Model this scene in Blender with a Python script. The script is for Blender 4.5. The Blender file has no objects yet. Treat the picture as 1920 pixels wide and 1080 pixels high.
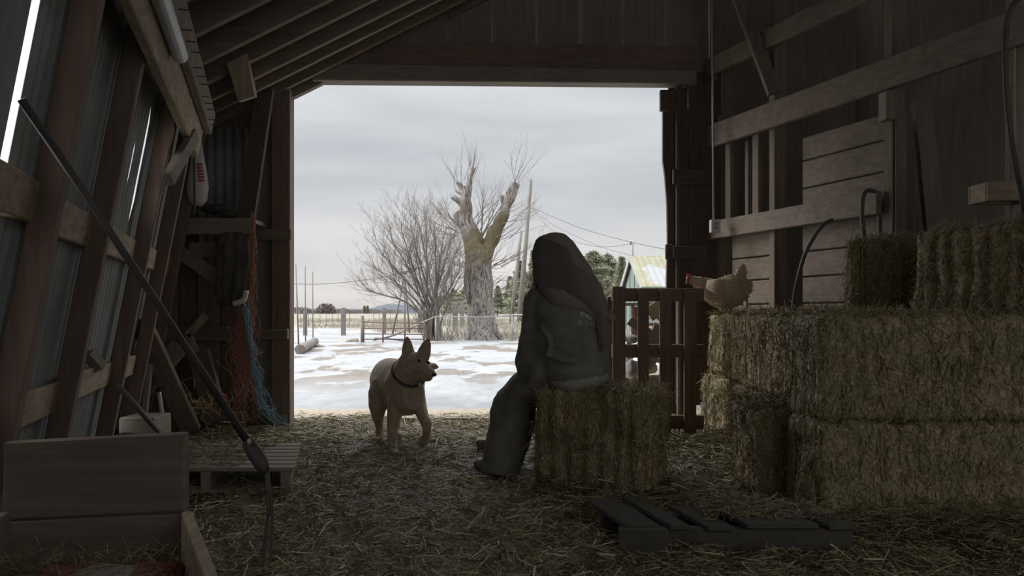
import bpy, math, random
import numpy as np
from mathutils import Vector, Matrix, noise
random.seed(7); RNG = np.random.default_rng(7)
sc = bpy.context.scene
COL = sc.collection
F = 1400.0
HZ = 588.0
CH = 0.9
# ---------------------------------------------------------------- camera, world, exposure
cam = bpy.data.cameras.new('camera'); camo = bpy.data.objects.new('camera', cam); COL.objects.link(camo)
camo.location = (0, 0, CH); camo.rotation_euler = (math.pi/2, 0, 0)
cam.sensor_width = 36.0; cam.lens = 36.0*F/1920.0; cam.shift_y = 48/1920.0
cam.clip_start = 0.05; cam.clip_end = 9000
sc.camera = camo
sc.view_settings.view_transform = 'Standard'; sc.view_settings.look = 'None'
sc.view_settings.gamma = 1; sc.view_settings.use_curve_mapping = False
sc.view_settings.exposure = 0.0
sc.cycles.use_denoising = True
sc.cycles.max_bounces = 8; sc.cycles.diffuse_bounces = 6; sc.cycles.glossy_bounces = 2
sc.cycles.transmission_bounces = 2; sc.cycles.transparent_max_bounces = 4
sc.cycles.caustics_reflective = False; sc.cycles.caustics_refractive = False

def W(px, py, Y):
    return Vector(((px-960)*Y/F, Y, CH+(HZ-py)*Y/F))

# ---------------------------------------------------------------- node helpers
def new_mat(name):
    m = bpy.data.materials.new(name); m.use_nodes = True
    nt = m.node_tree; nt.nodes.clear()
    out = nt.nodes.new('ShaderNodeOutputMaterial')
    b = nt.nodes.new('ShaderNodeBsdfPrincipled')
    nt.links.new(b.outputs[0], out.inputs[0])
    b.inputs['Roughness'].default_value = 0.85
    b.inputs['Specular IOR Level'].default_value = 0.25
    return m, nt, b
def N(nt, t, **kw):
    n = nt.nodes.new(t)
    for k, v in kw.items():
        if k in n.inputs: n.inputs[k].default_value = v
        else: setattr(n, k, v)
    return n
def L(nt, a, b): nt.links.new(a, b)
def ramp(nt, fac, stops):
    r = nt.nodes.new('ShaderNodeValToRGB'); cr = r.color_ramp
    while len(cr.elements) < len(stops): cr.elements.new(0.5)
    for e, (p, c) in zip(cr.elements, stops):
        e.position = p; e.color = (*c, 1) if len(c) == 3 else c
    L(nt, fac, r.inputs[0]); return r
def mixc(nt, fac, a, b):
    m = nt.nodes.new('ShaderNodeMix'); m.data_type = 'RGBA'
    for i, v in ((0, fac), (6, a), (7, b)):
        if hasattr(v, 'links'): L(nt, v, m.inputs[i])
        elif i == 0: m.inputs[0].default_value = v
        else: m.inputs[i].default_value = (*v, 1)
    return m.outputs[2]
def mmath(nt, op, a, b=0.0, clamp=False):
    m = nt.nodes.new('ShaderNodeMath'); m.operation = op; m.use_clamp = clamp
    for i, v in ((0, a), (1, b)):
        if hasattr(v, 'links'): L(nt, v, m.inputs[i])
        else: m.inputs[i].default_value = v
    return m.outputs[0]
def scaled(nt, scale):
    tc = N(nt, 'ShaderNodeTexCoord'); mp = N(nt, 'ShaderNodeMapping')
    mp.inputs['Scale'].default_value = scale
    L(nt, tc.outputs['Object'], mp.inputs[0]); return mp.outputs[0]
def bump(nt, b, h, dist=0.01, strength=0.6):
    n = N(nt, 'ShaderNodeBump'); n.inputs['Strength'].default_value = strength; n.inputs['Distance'].default_value = dist
    L(nt, h, n.inputs['Height']); L(nt, n.outputs[0], b.inputs['Normal'])

def world():
    w = bpy.data.worlds.new('overcast_sky'); sc.world = w; w.use_nodes = True
    nt = w.node_tree; nt.nodes.clear()
    out = N(nt, 'ShaderNodeOutputWorld'); bg = N(nt, 'ShaderNodeBackground')
    tc = N(nt, 'ShaderNodeTexCoord'); sp = N(nt, 'ShaderNodeSeparateXYZ'); L(nt, tc.outputs['Generated'], sp.inputs[0])
    r = ramp(nt, sp.outputs['Z'], [(0.0, (.64,.625,.61)), (0.035, (.72,.705,.69)), (0.09, (.66,.665,.67)), (0.17, (.56,.58,.61)), (0.29, (.62,.64,.665)), (0.40, (1.9,1.93,1.96)), (0.70, (2.9,2.93,2.96)), (1.0, (2.9,2.93,2.96))])  # sky above the visible band raised to light the barn interior
    mp = N(nt, 'ShaderNodeMapping'); mp.inputs['Scale'].default_value = (1.6, 1.6, 9.0); L(nt, tc.outputs['Generated'], mp.inputs[0])
    n1 = N(nt, 'ShaderNodeTexNoise', Scale=2.2, Detail=5.0, Roughness=0.5); L(nt, mp.outputs[0], n1.inputs['Vector'])
    r2 = ramp(nt, n1.outputs[0], [(0.30, (.88,.895,.92)), (0.5, (1.0,1.0,1.0)), (0.70, (1.13,1.12,1.11))])
    m = N(nt, 'ShaderNodeMix', data_type='RGBA', blend_type='MULTIPLY'); m.inputs[0].default_value = 1.0
    L(nt, r.outputs[0], m.inputs[6]); L(nt, r2.outputs[0], m.inputs[7])
    # left sky boosted, out of view, to light the barn interior
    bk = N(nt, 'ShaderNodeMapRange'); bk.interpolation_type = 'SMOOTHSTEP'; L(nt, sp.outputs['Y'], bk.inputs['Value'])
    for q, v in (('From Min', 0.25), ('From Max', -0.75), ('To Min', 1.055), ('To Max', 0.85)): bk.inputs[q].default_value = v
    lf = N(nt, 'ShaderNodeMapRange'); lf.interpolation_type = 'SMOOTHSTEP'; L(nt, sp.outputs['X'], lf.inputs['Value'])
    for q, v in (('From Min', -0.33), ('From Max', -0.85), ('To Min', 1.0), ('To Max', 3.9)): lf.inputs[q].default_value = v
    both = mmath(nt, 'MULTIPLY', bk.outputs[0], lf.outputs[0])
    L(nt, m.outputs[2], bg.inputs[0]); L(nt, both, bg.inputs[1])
    L(nt, bg.outputs[0], out.inputs[0])
    w.cycles.sampling_method = 'MANUAL'; w.cycles.sample_map_resolution = 256
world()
def portal(name, loc, rot, sx, sy):
    l = bpy.data.lights.new(name, 'AREA'); l.shape = 'RECTANGLE'; l.size = sx; l.size_y = sy; l.cycles.is_portal = True
    o = bpy.data.objects.new(name, l); COL.objects.link(o); o.location = loc; o.rotation_euler = rot
portal('front_doorway_portal', (-0.2, 6.9, 1.45), (-math.pi/2, 0, 0), 3.3, 2.9)
portal('rear_opening_portal', (2.6, -2.3, 2.2), (math.pi/2, 0, 0), 6.6, 4.6)

# ---------------------------------------------------------------- materials
M = {}
def wood(name, c1, c2, axis='x', rough=0.85, grain=1.0, nail=False):
    m, nt, b = new_mat(name)
    s = {'x': (1.2, 16, 16), 'y': (16, 1.2, 16), 'z': (16, 16, 1.2)}[axis]
    v = scaled(nt, tuple(q*grain for q in s))
    n = N(nt, 'ShaderNodeTexNoise', Scale=2.0, Detail=6.0, Roughness=0.65); L(nt, v, n.inputs['Vector'])
    v2 = scaled(nt, (1.5, 1.5, 1.5)); n2 = N(nt, 'ShaderNodeTexNoise', Scale=2.0, Detail=3.0); L(nt, v2, n2.inputs['Vector'])
    f = mmath(nt, 'ADD', mmath(nt, 'MULTIPLY', n.outputs[0], .7), mmath(nt, 'MULTIPLY', n2.outputs[0], .3))
    r = ramp(nt, f, [(0.33, c1), (0.66, c2)])
    L(nt, r.outputs[0], b.inputs['Base Color']); b.inputs['Roughness'].default_value = rough
    bump(nt, b, n.outputs[0], 0.004, 0.5)
    M[name] = m
for ax in 'xyz':
    wood('old_wood_'+ax, (.14,.112,.09), (.27,.215,.17), ax)
    wood('red_wood_'+ax, (.145,.105,.085), (.25,.18,.145), ax)
    wood('pale_wood_'+ax, (.22,.17,.12), (.46,.37,.27), ax)
    wood('dark_wood_'+ax, (.18,.158,.13), (.29,.25,.205), ax)
wood('brown_wood_y', (.15,.12,.098), (.28,.225,.18), 'y')
wood('black_wood', (.055,.05,.042), (.09,.081,.068), 'y')
wood('deep_brown_wood_z', (.07,.056,.046), (.13,.105,.088), 'z')  # very dark brown wood tone
wood('deep_brown_wood_x', (.07,.056,.046), (.13,.105,.088), 'x')
wood('crate_wood', (.14,.112,.09), (.23,.185,.15), 'x')
wood('grey_wood', (.22,.20,.18), (.42,.39,.36), 'z')
def plain(name, c, rough=0.8, metal=0.0, var=0.25, scale=8.0, spec=0.25, bmp=0.0):
    m, nt, b = new_mat(name)
    v = scaled(nt, (1, 1, 1)); n = N(nt, 'ShaderNodeTexNoise', Scale=scale, Detail=4.0); L(nt, v, n.inputs['Vector'])
    r = ramp(nt, n.outputs[0], [(0.3, tuple(x*(1-var) for x in c)), (0.7, tuple(min(1, x*(1+var)) for x in c))])
    L(nt, r.outputs[0], b.inputs['Base Color'])
    b.inputs['Roughness'].default_value = rough; b.inputs['Metallic'].default_value = metal
    b.inputs['Specular IOR Level'].default_value = spec
    if bmp: bump(nt, b, n.outputs[0], bmp, 0.6)
    M[name] = m; return m
plain('corrugated_metal', (.29,.30,.295), 0.75, 0.0, .15, 5)
plain('black_rubber', (.10,.095,.085), 0.45)
plain('dark_iron', (.09,.085,.08), 0.55, 0.2)
plain('galvanised', (.42,.43,.44), 0.5, 0.5, .1)
plain('rust_rail', (0.137,0.090,0.079), 0.8, 0, .3, 3)
plain('white_sack', (.62,.60,.57), 0.8, 0, .1, 20, .25, .01)
plain('red_print', (.42,.09,.08), 0.8, 0, .3, 30)
plain('sack_red', (.20,.06,.05), 0.8, 0, .3, 20); plain('sack_white', (.30,.29,.26), 0.8, 0, .2, 20)
plain('blue_print', (.10,.14,.24), 0.8, 0, .2, 30)
plain('red_twine', (.36,.17,.13), 0.8, 0, .3, 40)
plain('blue_twine', (.22,.36,.42), 0.8, 0, .2, 40)
plain('dark_cloth', (.09,.082,.07), 0.95, 0, .3, 12, .1, .02)
plain('hoodie', (.20,.19,.165), 0.95, 0, .2, 14, .1, .01)
plain('trousers', (.155,.145,.125), 0.95, 0, .2, 14, .1, .01)
plain('tee_shirt', (.30,.29,.26), 0.9, 0, .05)
plain('print_ink', (.38,.375,.35), 0.9, 0, .15, 60)
plain('skin', (.50,.32,.24), 0.55, 0, .08, 6)
plain('shoe', (.14,.14,.14), 0.5)
plain('red_bucket', (.55,.06,.05), 0.4)
plain('yellow_rubber', (.55,.45,.25), 0.5)
plain('twine_pale', (.45,.36,.20), 0.8, 0, .2, 30)
plain('outlet_metal', (.50,.50,.49), 0.5, 0.2, .08)
plain('green_siding', (.135,.175,.155), 0.7, 0, .06)
plain('white_trim', (0.259,0.259,0.252), 0.7, 0, .08)
plain('pole_wood', (0.178,0.166,0.153), 0.9, 0, .2, 2)
plain('fence_metal', (0.302,0.302,0.295), 0.5, 0.2, .1)
plain('branch', (0.178,0.157,0.140), 0.9, 0, .25, 2)
plain('shrub_branch', (0.162,0.136,0.119), 0.9, 0, .25, 2)
plain('dry_grass', (0.274,0.245,0.191), 0.9, 0, .2, 3)
plain('brush', (0.163,0.135,0.126), 0.95, 0, .3, .3)
plain('hill', (.165,.178,.20), 0.95, 0, .05, .01)
plain('conifer_green', (0.270,0.276,0.200), 0.9, 0, .35, 2.5)  # olive paled, distance haze put into the colour
plain('conifer_bark', (.15,.11,.085), 0.9)
plain('nose_black', (.04,.036,.034), 0.35)
plain('horn', (.50,.38,.20), 0.5)
plain('comb_red', (.32,.05,.04), 0.5)
plain('collar', (.07,.06,.055), 0.6)
plain('firewood', (.34,.25,.18), 0.9, 0, .35, 6)
plain('junk_white', (.17,.165,.155), 0.8, 0, .15, 10)
plain('black_wire', (.03,.03,.03), 0.6)

def hay_mat(name, c1, c2, c3):
    m, nt, b = new_mat(name)
    v = scaled(nt, (1, 1, 1)); n = N(nt, 'ShaderNodeTexNoise', Scale=70.0, Detail=3.0, Roughness=.7); L(nt, v, n.inputs['Vector'])
    n2 = N(nt, 'ShaderNodeTexNoise', Scale=5.0, Detail=2.0); L(nt, v, n2.inputs['Vector'])
    r = ramp(nt, n.outputs[0], [(0.3, c1), (0.52, c2), (0.72, c3)])
    r2 = ramp(nt, n2.outputs[0], [(0.3, (.72,.75,.6)), (0.7, (1.08,1.0,.95))])
    mm = N(nt, 'ShaderNodeMix', data_type='RGBA', blend_type='MULTIPLY'); mm.inputs[0].default_value = 1.0
    L(nt, r.outputs[0], mm.inputs[6]); L(nt, r2.outputs[0], mm.inputs[7])
    L(nt, mm.outputs[2], b.inputs['Base Color'])
    b.inputs['Roughness'].default_value = 0.55; b.inputs['Specular IOR Level'].default_value = .4
    bump(nt, b, n.outputs[0], 0.012, 0.9)
    M[name] = m
hay_mat('hay', (.20,.165,.10), (.36,.305,.19), (.64,.56,.39))
hay_mat('litter', (.12,.10,.058), (.28,.24,.145), (.66,.59,.42))
hay_mat('trodden_hay', (.06,.052,.033), (.11,.094,.058), (.19,.16,.10))
hay_mat('straw', (.40,.35,.25), (.66,.60,.45), (.86,.80,.66))

def fur(name, c1, c2, scale, back=None):
    m, nt, b = new_mat(name)
    v = scaled(nt, (1, 1, 1)); n = N(nt, 'ShaderNodeTexNoise', Scale=scale, Detail=5.0, Roughness=.7); L(nt, v, n.inputs['Vector'])
    r = ramp(nt, n.outputs[0], [(0.35, c1), (0.65, c2)])
    L(nt, r.outputs[0], b.inputs['Base Color']); b.inputs['Roughness'].default_value = .95
    b.inputs['Sheen Weight'].default_value = .35; b.inputs['Sheen Roughness'].default_value = .4
    b.inputs['Sheen Tint'].default_value = (.8, .7, .6, 1)
    bump(nt, b, n.outputs[0], 0.01, 0.7); M[name] = m
fur('dog_fur', (.35,.285,.215), (.50,.41,.32), 30)
fur('dog_ear', (.10,.07,.05), (.18,.13,.10), 30)
fur('feathers', (.46,.37,.27), (.66,.55,.42), 38)
fur('hair', (.24,.215,.185), (.26,.23,.195), 12)
M['hair'].node_tree.nodes['Principled BSDF'].inputs['Sheen Weight'].default_value = 0
plain('hair_wisp', (.26,.13,.09), 0.6)

def bark():
    m, nt, b = new_mat('bark')
    v = scaled(nt, (3.4, 3.4, .85)); n = N(nt, 'ShaderNodeTexNoise', Scale=2.4, Detail=6.0, Roughness=.68, Distortion=1.6); L(nt, v, n.inputs['Vector'])
    r = ramp(nt, n.outputs[0], [(0.40, (.07,.06,.053)), (0.48, (.22,.20,.18)), (0.60, (.34,.315,.29))])
    v2 = scaled(nt, (1, 1, .6)); n2 = N(nt, 'ShaderNodeTexNoise', Scale=1.1, Detail=3.0); L(nt, v2, n2.inputs['Vector'])
    tc = N(nt, 'ShaderNodeTexCoord'); sp = N(nt, 'ShaderNodeSeparateXYZ'); L(nt, tc.outputs['Object'], sp.inputs[0])
    up = mmath(nt, 'MULTIPLY', mmath(nt, 'SUBTRACT', sp.outputs['Z'], 1.7), 1.5, True)
    dn = mmath(nt, 'MULTIPLY', mmath(nt, 'SUBTRACT', 5.0, sp.outputs['Z']), 1.2, True)
    xr = mmath(nt, 'ADD', mmath(nt, 'MULTIPLY', mmath(nt, 'ABSOLUTE', mmath(nt, 'SUBTRACT', sp.outputs['X'], 0.05)), 1.0), 0.45, True)
    moss = mmath(nt, 'MULTIPLY', mmath(nt, 'MULTIPLY', up, dn), ramp(nt, n2.outputs[0], [(0.42, (0,0,0)), (0.52, (1,1,1))]).outputs[0])
    c = mixc(nt, moss, r.outputs[0], (.125,.102,.06))
    L(nt, c, b.inputs['Base Color']); bump(nt, b, n.outputs[0], 0.08, 1.0)
    M['bark'] = m
bark()
def roof_mat():
    m, nt, b = new_mat('shed_roof_metal')
    v = scaled(nt, (1, 1, 1)); n = N(nt, 'ShaderNodeTexNoise', Scale=0.9, Detail=4.0); L(nt, v, n.inputs['Vector'])
    tc = N(nt, 'ShaderNodeTexCoord'); sp = N(nt, 'ShaderNodeSeparateXYZ'); L(nt, tc.outputs['Object'], sp.inputs[0])
    low = mmath(nt, 'SUBTRACT', 2.75, sp.outputs['Z'])
    rx = mmath(nt, 'ADD', sp.outputs['X'], 2.45)
    s = mmath(nt, 'ADD', mmath(nt, 'MINIMUM', low, mmath(nt, 'MULTIPLY', rx, .5)), mmath(nt, 'MULTIPLY', mmath(nt, 'SUBTRACT', n.outputs[0], .5), 1.2))
    mk = ramp(nt, s, [(0.10, (0,0,0)), (0.16, (1,1,1))]).outputs[0]
    n3 = N(nt, 'ShaderNodeTexNoise', Scale=3.0, Detail=4.0); L(nt, v, n3.inputs['Vector'])
    base = ramp(nt, n3.outputs[0], [(0.3, (.21,.205,.145)), (0.7, (.27,.26,.19))]).outputs[0]
    L(nt, mixc(nt, mk, base, (.29,.295,.30)), b.inputs['Base Color']); M['shed_roof_metal'] = m
roof_mat()

def ground_mat():
    m, nt, b = new_mat('snowy_yard')
    tc = N(nt, 'ShaderNodeTexCoord'); sp = N(nt, 'ShaderNodeSeparateXYZ'); L(nt, tc.outputs['Object'], sp.inputs[0])
    def nz(scale, s, det=5.0, rough=.55):
        v = scaled(nt, scale); n = N(nt, 'ShaderNodeTexNoise', Scale=s, Detail=det, Roughness=rough); L(nt, v, n.inputs['Vector']); return n.outputs[0]
    fine = nz((1, 1, 1), 30.0)
    chaff = ramp(nt, nz((1, 1, 1), 22.0, 6.0, .7), [(0.3, (.24,.20,.145)), (0.55, (.36,.31,.235)), (0.75, (.50,.45,.36))]).outputs[0]
    ice_n = nz((.8, .45, 1), 1.3)
    ice = ramp(nt, ice_n, [(0.36, (.215,.224,.233)), (0.50, (.255,.263,.272)), (0.60, (.295,.303,.313))]).outputs[0]
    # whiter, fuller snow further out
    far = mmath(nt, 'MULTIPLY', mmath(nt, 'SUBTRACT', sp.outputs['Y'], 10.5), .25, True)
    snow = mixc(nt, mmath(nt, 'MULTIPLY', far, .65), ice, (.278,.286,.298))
    mud = ramp(nt, nz((1, 1, 1), 6.0), [(0.3, (.115,.10,.085)), (0.7, (.17,.15,.13))]).outputs[0]
    mn = nz((.60, .30, 1), 1.15, 5.0, .62)
    band = mmath(nt, 'MULTIPLY', mmath(nt, 'MULTIPLY', mmath(nt, 'SUBTRACT', sp.outputs['Y'], 8.0), .35, True), mmath(nt, 'MULTIPLY', mmath(nt, 'SUBTRACT', 24.5, sp.outputs['Y']), .5, True))
    mk = mmath(nt, 'MULTIPLY', ramp(nt, mn, [(0.52, (0,0,0)), (0.545, (1,1,1))]).outputs[0], band)
    streak = ramp(nt, nz((1.6, .5, 1), 4.5, 6.0, .65), [(0.34, (.86,.87,.88)), (0.52, (1,1,1)), (0.68, (1.07,1.07,1.07))]).outputs[0]
    ms = N(nt, 'ShaderNodeMix', data_type='RGBA', blend_type='MULTIPLY'); ms.inputs[0].default_value = 1.0; L(nt, snow, ms.inputs[6]); L(nt, streak, ms.inputs[7]); snow = ms.outputs[2]
    c = mixc(nt, mk, snow, mud)
    # straw chaff blown out past the sill
    e = mmath(nt, 'ADD', mmath(nt, 'MAXIMUM', mmath(nt, 'SUBTRACT', sp.outputs['Y'], 6.98), mmath(nt, 'SUBTRACT', -2.4, sp.outputs['Y'])), mmath(nt, 'MULTIPLY', mmath(nt, 'SUBTRACT', nz((1, 1, 1), 2.5, 6.0, .75), .5), .55))
    c = mixc(nt, ramp(nt, e, [(0.0, (0,0,0)), (0.10, (1,1,1))]).outputs[0], chaff, c)
    grass = ramp(nt, nz((1, .4, 1), 2.0), [(0.3, (.18,.162,.125)), (0.7, (.25,.225,.18))]).outputs[0]
    g = mmath(nt, 'ADD', mmath(nt, 'SUBTRACT', mmath(nt, 'MULTIPLY', sp.outputs['Y'], .05), 1.33),
              mmath(nt, 'ADD', mmath(nt, 'MULTIPLY', mmath(nt, 'SUBTRACT', nz((.2, .7, 1), 1.0), .5), 1.6), mmath(nt, 'MULTIPLY', sp.outputs['X'], .035)))
    c = mixc(nt, ramp(nt, g, [(0.0, (0,0,0)), (0.06, (1,1,1))]).outputs[0], c, grass)
    L(nt, c, b.inputs['Base Color']); b.inputs['Roughness'].default_value = .8
    bump(nt, b, mmath(nt, 'ADD', ice_n, mmath(nt, 'MULTIPLY', fine, .15)), 0.04, 0.4)
    M['snowy_yard'] = m
ground_mat()

# ---------------------------------------------------------------- mesh helpers
class MB:
    def __init__(s): s.v = []; s.f = []
    def add(s, vs, fs):
        o = len(s.v); s.v += [Vector(p) for p in vs]; s.f += [tuple(i+o for i in f) for f in fs]; return s
    def hexa(s, c):     # 8 corners, bottom ring 0-3, top ring 4-7
        return s.add(c, [(3,2,1,0), (4,5,6,7), (0,1,5,4), (1,2,6,5), (2,3,7,6), (3,0,4,7)])
    def box(s, x0, x1, y0, y1, z0, z1):
        return s.hexa([(x0,y0,z0),(x1,y0,z0),(x1,y1,z0),(x0,y1,z0),(x0,y0,z1),(x1,y0,z1),(x1,y1,z1),(x0,y1,z1)])
    def bar(s, a, b, w, h, side=Vector((1, 0, 0))):   # rectangular bar from a to b, w along side, h across
        a = Vector(a); b = Vector(b); t = (b-a).normalized()
        sd = (Vector(side) - t*Vector(side).dot(t)).normalized(); u = t.cross(sd)
        c = []
        for p in (a, b):
            for i, j in ((-1,-1), (1,-1), (1,1), (-1,1)): c.append(p + sd*(i*w/2) + u*(j*h/2))
        return s.hexa(c)
    def tube(s, pts, rad, n=8, up=None, cap=True):
        pts = [Vector(p) for p in pts]
        if not isinstance(rad, (list, tuple)): rad = [rad]*len(pts)
        rings = []; prev = None
        for i, p in enumerate(pts):
            t = (pts[min(i+1, len(pts)-1)] - pts[max(i-1, 0)])
            if t.length < 1e-9: t = Vector((0,0,1))
            t.normalize()
            ref = Vector(up) if up is not None else (prev if prev is not None else (Vector((0,0,1)) if abs(t.z) < .9 else Vector((1,0,0))))
            sd = ref - t*ref.dot(t)
            if sd.length < 1e-6: sd = t.orthogonal()
            sd.normalize(); prev = sd; u = t.cross(sd)
            r = rad[i]; ra, rb = r if isinstance(r, (list, tuple)) else (r, r)
            rings.append([p + sd*(ra*math.cos(2*math.pi*k/n)) + u*(rb*math.sin(2*math.pi*k/n)) for k in range(n)])
        vs = [q for r in rings for q in r]; fs = []
        for i in range(len(pts)-1):
            for k in range(n):
                a = i*n+k; b2 = i*n+(k+1) % n; fs.append((a, b2, b2+n, a+n))
        if cap: fs.append(tuple(range(n-1, -1, -1))); fs.append(tuple(range((len(pts)-1)*n, len(pts)*n)))
        return s.add(vs, fs)
    def ball(s, c, r, n=12, m=8, rot=None):
        r = r if isinstance(r, (list, tuple)) else (r, r, r); c = Vector(c); vs = []; fs = []
        for j in range(1, m):
            th = math.pi*j/m
            for k in range(n):
                ph = 2*math.pi*k/n; q = Vector((r[0]*math.sin(th)*math.cos(ph), r[1]*math.sin(th)*math.sin(ph), r[2]*math.cos(th)))
                if rot is not None: q = rot @ q
                vs.append(c+q)
        top = Vector((0,0,r[2])); 
        if rot is not None: top = rot @ top
        vs.append(c+top); vs.append(c-top); T = len(vs)-2; B = T+1
        for j in range(m-2):
            for k in range(n):
                a = j*n+k; b2 = j*n+(k+1) % n; fs.append((a, a+n, b2+n, b2))
        for k in range(n):
            fs.append((k, (k+1) % n, T)); fs.append(((m-2)*n+(k+1) % n, (m-2)*n+k, B))
        return s.add(vs, fs)
    def build(s, name, mat, parent=None, smooth=False, origin=None):
        me = bpy.data.meshes.new(name)
        if parent is not None: o0 = ORIG.get(parent.name, Vector((0,0,0)))
        elif origin is not None: o0 = Vector(origin)
        else:
            xs = [p.x for p in s.v]; ys = [p.y for p in s.v]; zs = [p.z for p in s.v]
            o0 = Vector(((min(xs)+max(xs))/2, (min(ys)+max(ys))/2, min(zs)))
        me.from_pydata([tuple(p-o0) for p in s.v], [], s.f); me.update()
        if smooth: me.polygons.foreach_set('use_smooth', [True]*len(me.polygons))
        me.materials.append(M[mat] if isinstance(mat, str) else mat)
        ob = bpy.data.objects.new(name, me); COL.objects.link(ob)
        ORIG[ob.name] = o0
        if parent is not None: ob.parent = parent
        else: ob.location = o0
        return ob
ORIG = {}
def tag(o, label=None, cat=None, group=None, kind=None):
    if label: o['label'] = label
    if cat: o['category'] = cat
    if group: o['group'] = group
    if kind: o['kind'] = kind
    return o
def thing(name, loc, label=None, cat=None, group=None, kind=None):
    o = bpy.data.objects.new(name, None); COL.objects.link(o); o.location = loc; o.empty_display_size = .1
    ORIG[o.name] = Vector(loc); return tag(o, label, cat, group, kind)
def bevel(o, w=0.004, seg=1):
    m = o.modifiers.new('bevel', 'BEVEL'); m.width = w; m.segments = seg; m.limit_method = 'ANGLE'; return o
def bake(o):
    dg = bpy.context.evaluated_depsgraph_get(); dg.update()
    me = bpy.data.meshes.new_from_object(o.evaluated_get(dg)); o.modifiers.clear(); old = o.data; o.data = me
    if not len(me.materials): me.materials.append(old.materials[0])
    return o
def remesh(o, vox, smooth=4, disp=None):
    m = o.modifiers.new('r', 'REMESH'); m.mode = 'VOXEL'; m.voxel_size = vox; m.use_smooth_shade = True
    if smooth:
        s2 = o.modifiers.new('s', 'SMOOTH'); s2.iterations = smooth; s2.factor = .5
    bake(o)
    o.data.polygons.foreach_set('use_smooth', [True]*len(o.data.polygons))
    return o
def catmull(pts, k=6):
    pts = [Vector(p) for p in pts]; out = []
    P = [pts[0]*2-pts[1]] + pts + [pts[-1]*2-pts[-2]]
    for i in range(1, len(P)-2):
        for j in range(k):
            t = j/k; a, b, c, d = P[i-1], P[i], P[i+1], P[i+2]
            out.append(.5*((2*b)+(c-a)*t+(2*a-5*b+4*c-d)*t*t+(3*b-a-3*c+d)*t**3))
    out.append(pts[-1]); return out
def fast_mesh(name, V, Fq, mat, parent=None, loc=(0,0,0)):   # numpy verts (n,3), tris (m,3)
    me = bpy.data.meshes.new(name)
    me.vertices.add(len(V)); me.vertices.foreach_set('co', V.astype(np.float32).ravel())
    k = Fq.shape[1]
    me.loops.add(Fq.size); me.loops.foreach_set('vertex_index', Fq.astype(np.int32).ravel())
    me.polygons.add(len(Fq)); me.polygons.foreach_set('loop_start', np.arange(0, Fq.size, k, dtype=np.int32))
    me.update(calc_edges=True); me.validate()
    me.materials.append(M[mat]); o = bpy.data.objects.new(name, me); COL.objects.link(o); o.location = loc
    if parent: o.parent = parent
    return o
def blades(P, D, Ln, Wd, Nn=None, bend=0.05):
    """flat straws: midpoint P, direction D, length Ln, width Wd -> verts, quads (3 stations)"""
    n = len(P); D = D/np.linalg.norm(D, axis=1, keepdims=True)
    R = RNG.normal(size=(n, 3)); S = np.cross(D, R); S /= np.linalg.norm(S, axis=1, keepdims=True)+1e-9
    B = np.cross(D, S)
    h = (Ln/2)[:, None]; w = (Wd/2)[:, None]
    off = B*(Ln*bend*RNG.uniform(-1, 1, n))[:, None]
    V = np.stack([P-D*h-S*w, P-D*h+S*w, P+off-S*w, P+off+S*w, P+D*h-S*w*.7, P+D*h+S*w*.7], 1).reshape(-1, 3)
    b = np.arange(n)[:, None]*6
    Q = np.concatenate([b+np.array([0, 1, 3, 2]), b+np.array([2, 3, 5, 4])], 0)
    return V, Q

# ---------------------------------------------------------------- walls' geometry
def XL(Y, z=0): return -3.0+.33*(6.1-Y)+.2*z       # leaning left wall
def XR(Y): return 1.784+.4*(6.75-Y)                # right wall frame
def gz(x, y):                                      # outdoor terrain
    base = 0.0
    if y > 26: base = .85*(1-math.exp(-(y-26)/22.0))
    return base + .02*noise.noise(Vector((x*.5, y*.5, 0)))
def gY(py):                                        # distance where a pixel row meets the terrain
    lo, hi = 6.0, 400.0
    for _ in range(50):
        m_ = (lo+hi)/2
        if CH+(HZ-py)*m_/F > gz(0, m_): lo = m_
        else: hi = m_
    return lo
def G(px, py):
    Y = gY(py); p = W(px, py, Y); p.z = gz(p.x, p.y); return p

# ---------------------------------------------------------------- setting: ground, floor
def terrain():
    ys = [-90, -60, -40, -30, -22, -16, -12, -9, -7, -5.5, -4.5, -3.5, -2.9, -2.35]  # unseen snow strip behind the barn, added to bounce light inside
    def strip(ys):
        us = np.linspace(-1, 1, 41); V = [(u*(40+abs(y)), y, -.02) for y in ys for u in us]; n = len(us)
        return V, [(j*n+i, j*n+i+1, (j+1)*n+i+1, (j+1)*n+i) for j in range(len(ys)-1) for i in range(n-1)]
    V0, F0 = strip(ys)
    ys = list(np.arange(6.45, 30, .25)) + list(np.arange(30, 80, 1.5)) + [90, 110, 140, 180, 240, 320, 450, 700, 1200, 2500]
    us = np.linspace(-1, 1, 81); V = []; 
    for y in ys:
        w = 8+y*1.0
        for u in us: V.append((u*w, y, gz(u*w, y)))
    n = len(us); Fq = [(j*n+i, j*n+i+1, (j+1)*n+i+1, (j+1)*n+i) for j in range(len(ys)-1) for i in range(n-1)]
    mb = MB(); mb.add(V, Fq); mb.add(V0, F0); o = mb.build('ground', 'snowy_yard', origin=(0,0,0), smooth=True)
    tag(o, 'snow-patched yard and dry field outside the barn door', kind='structure')
terrain()
def fz(x, y):
    return .03*noise.noise(Vector((x*1.7, y*1.7, 3))) + .035*noise.noise(Vector((x*5, y*5, 9))) - .01
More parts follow.
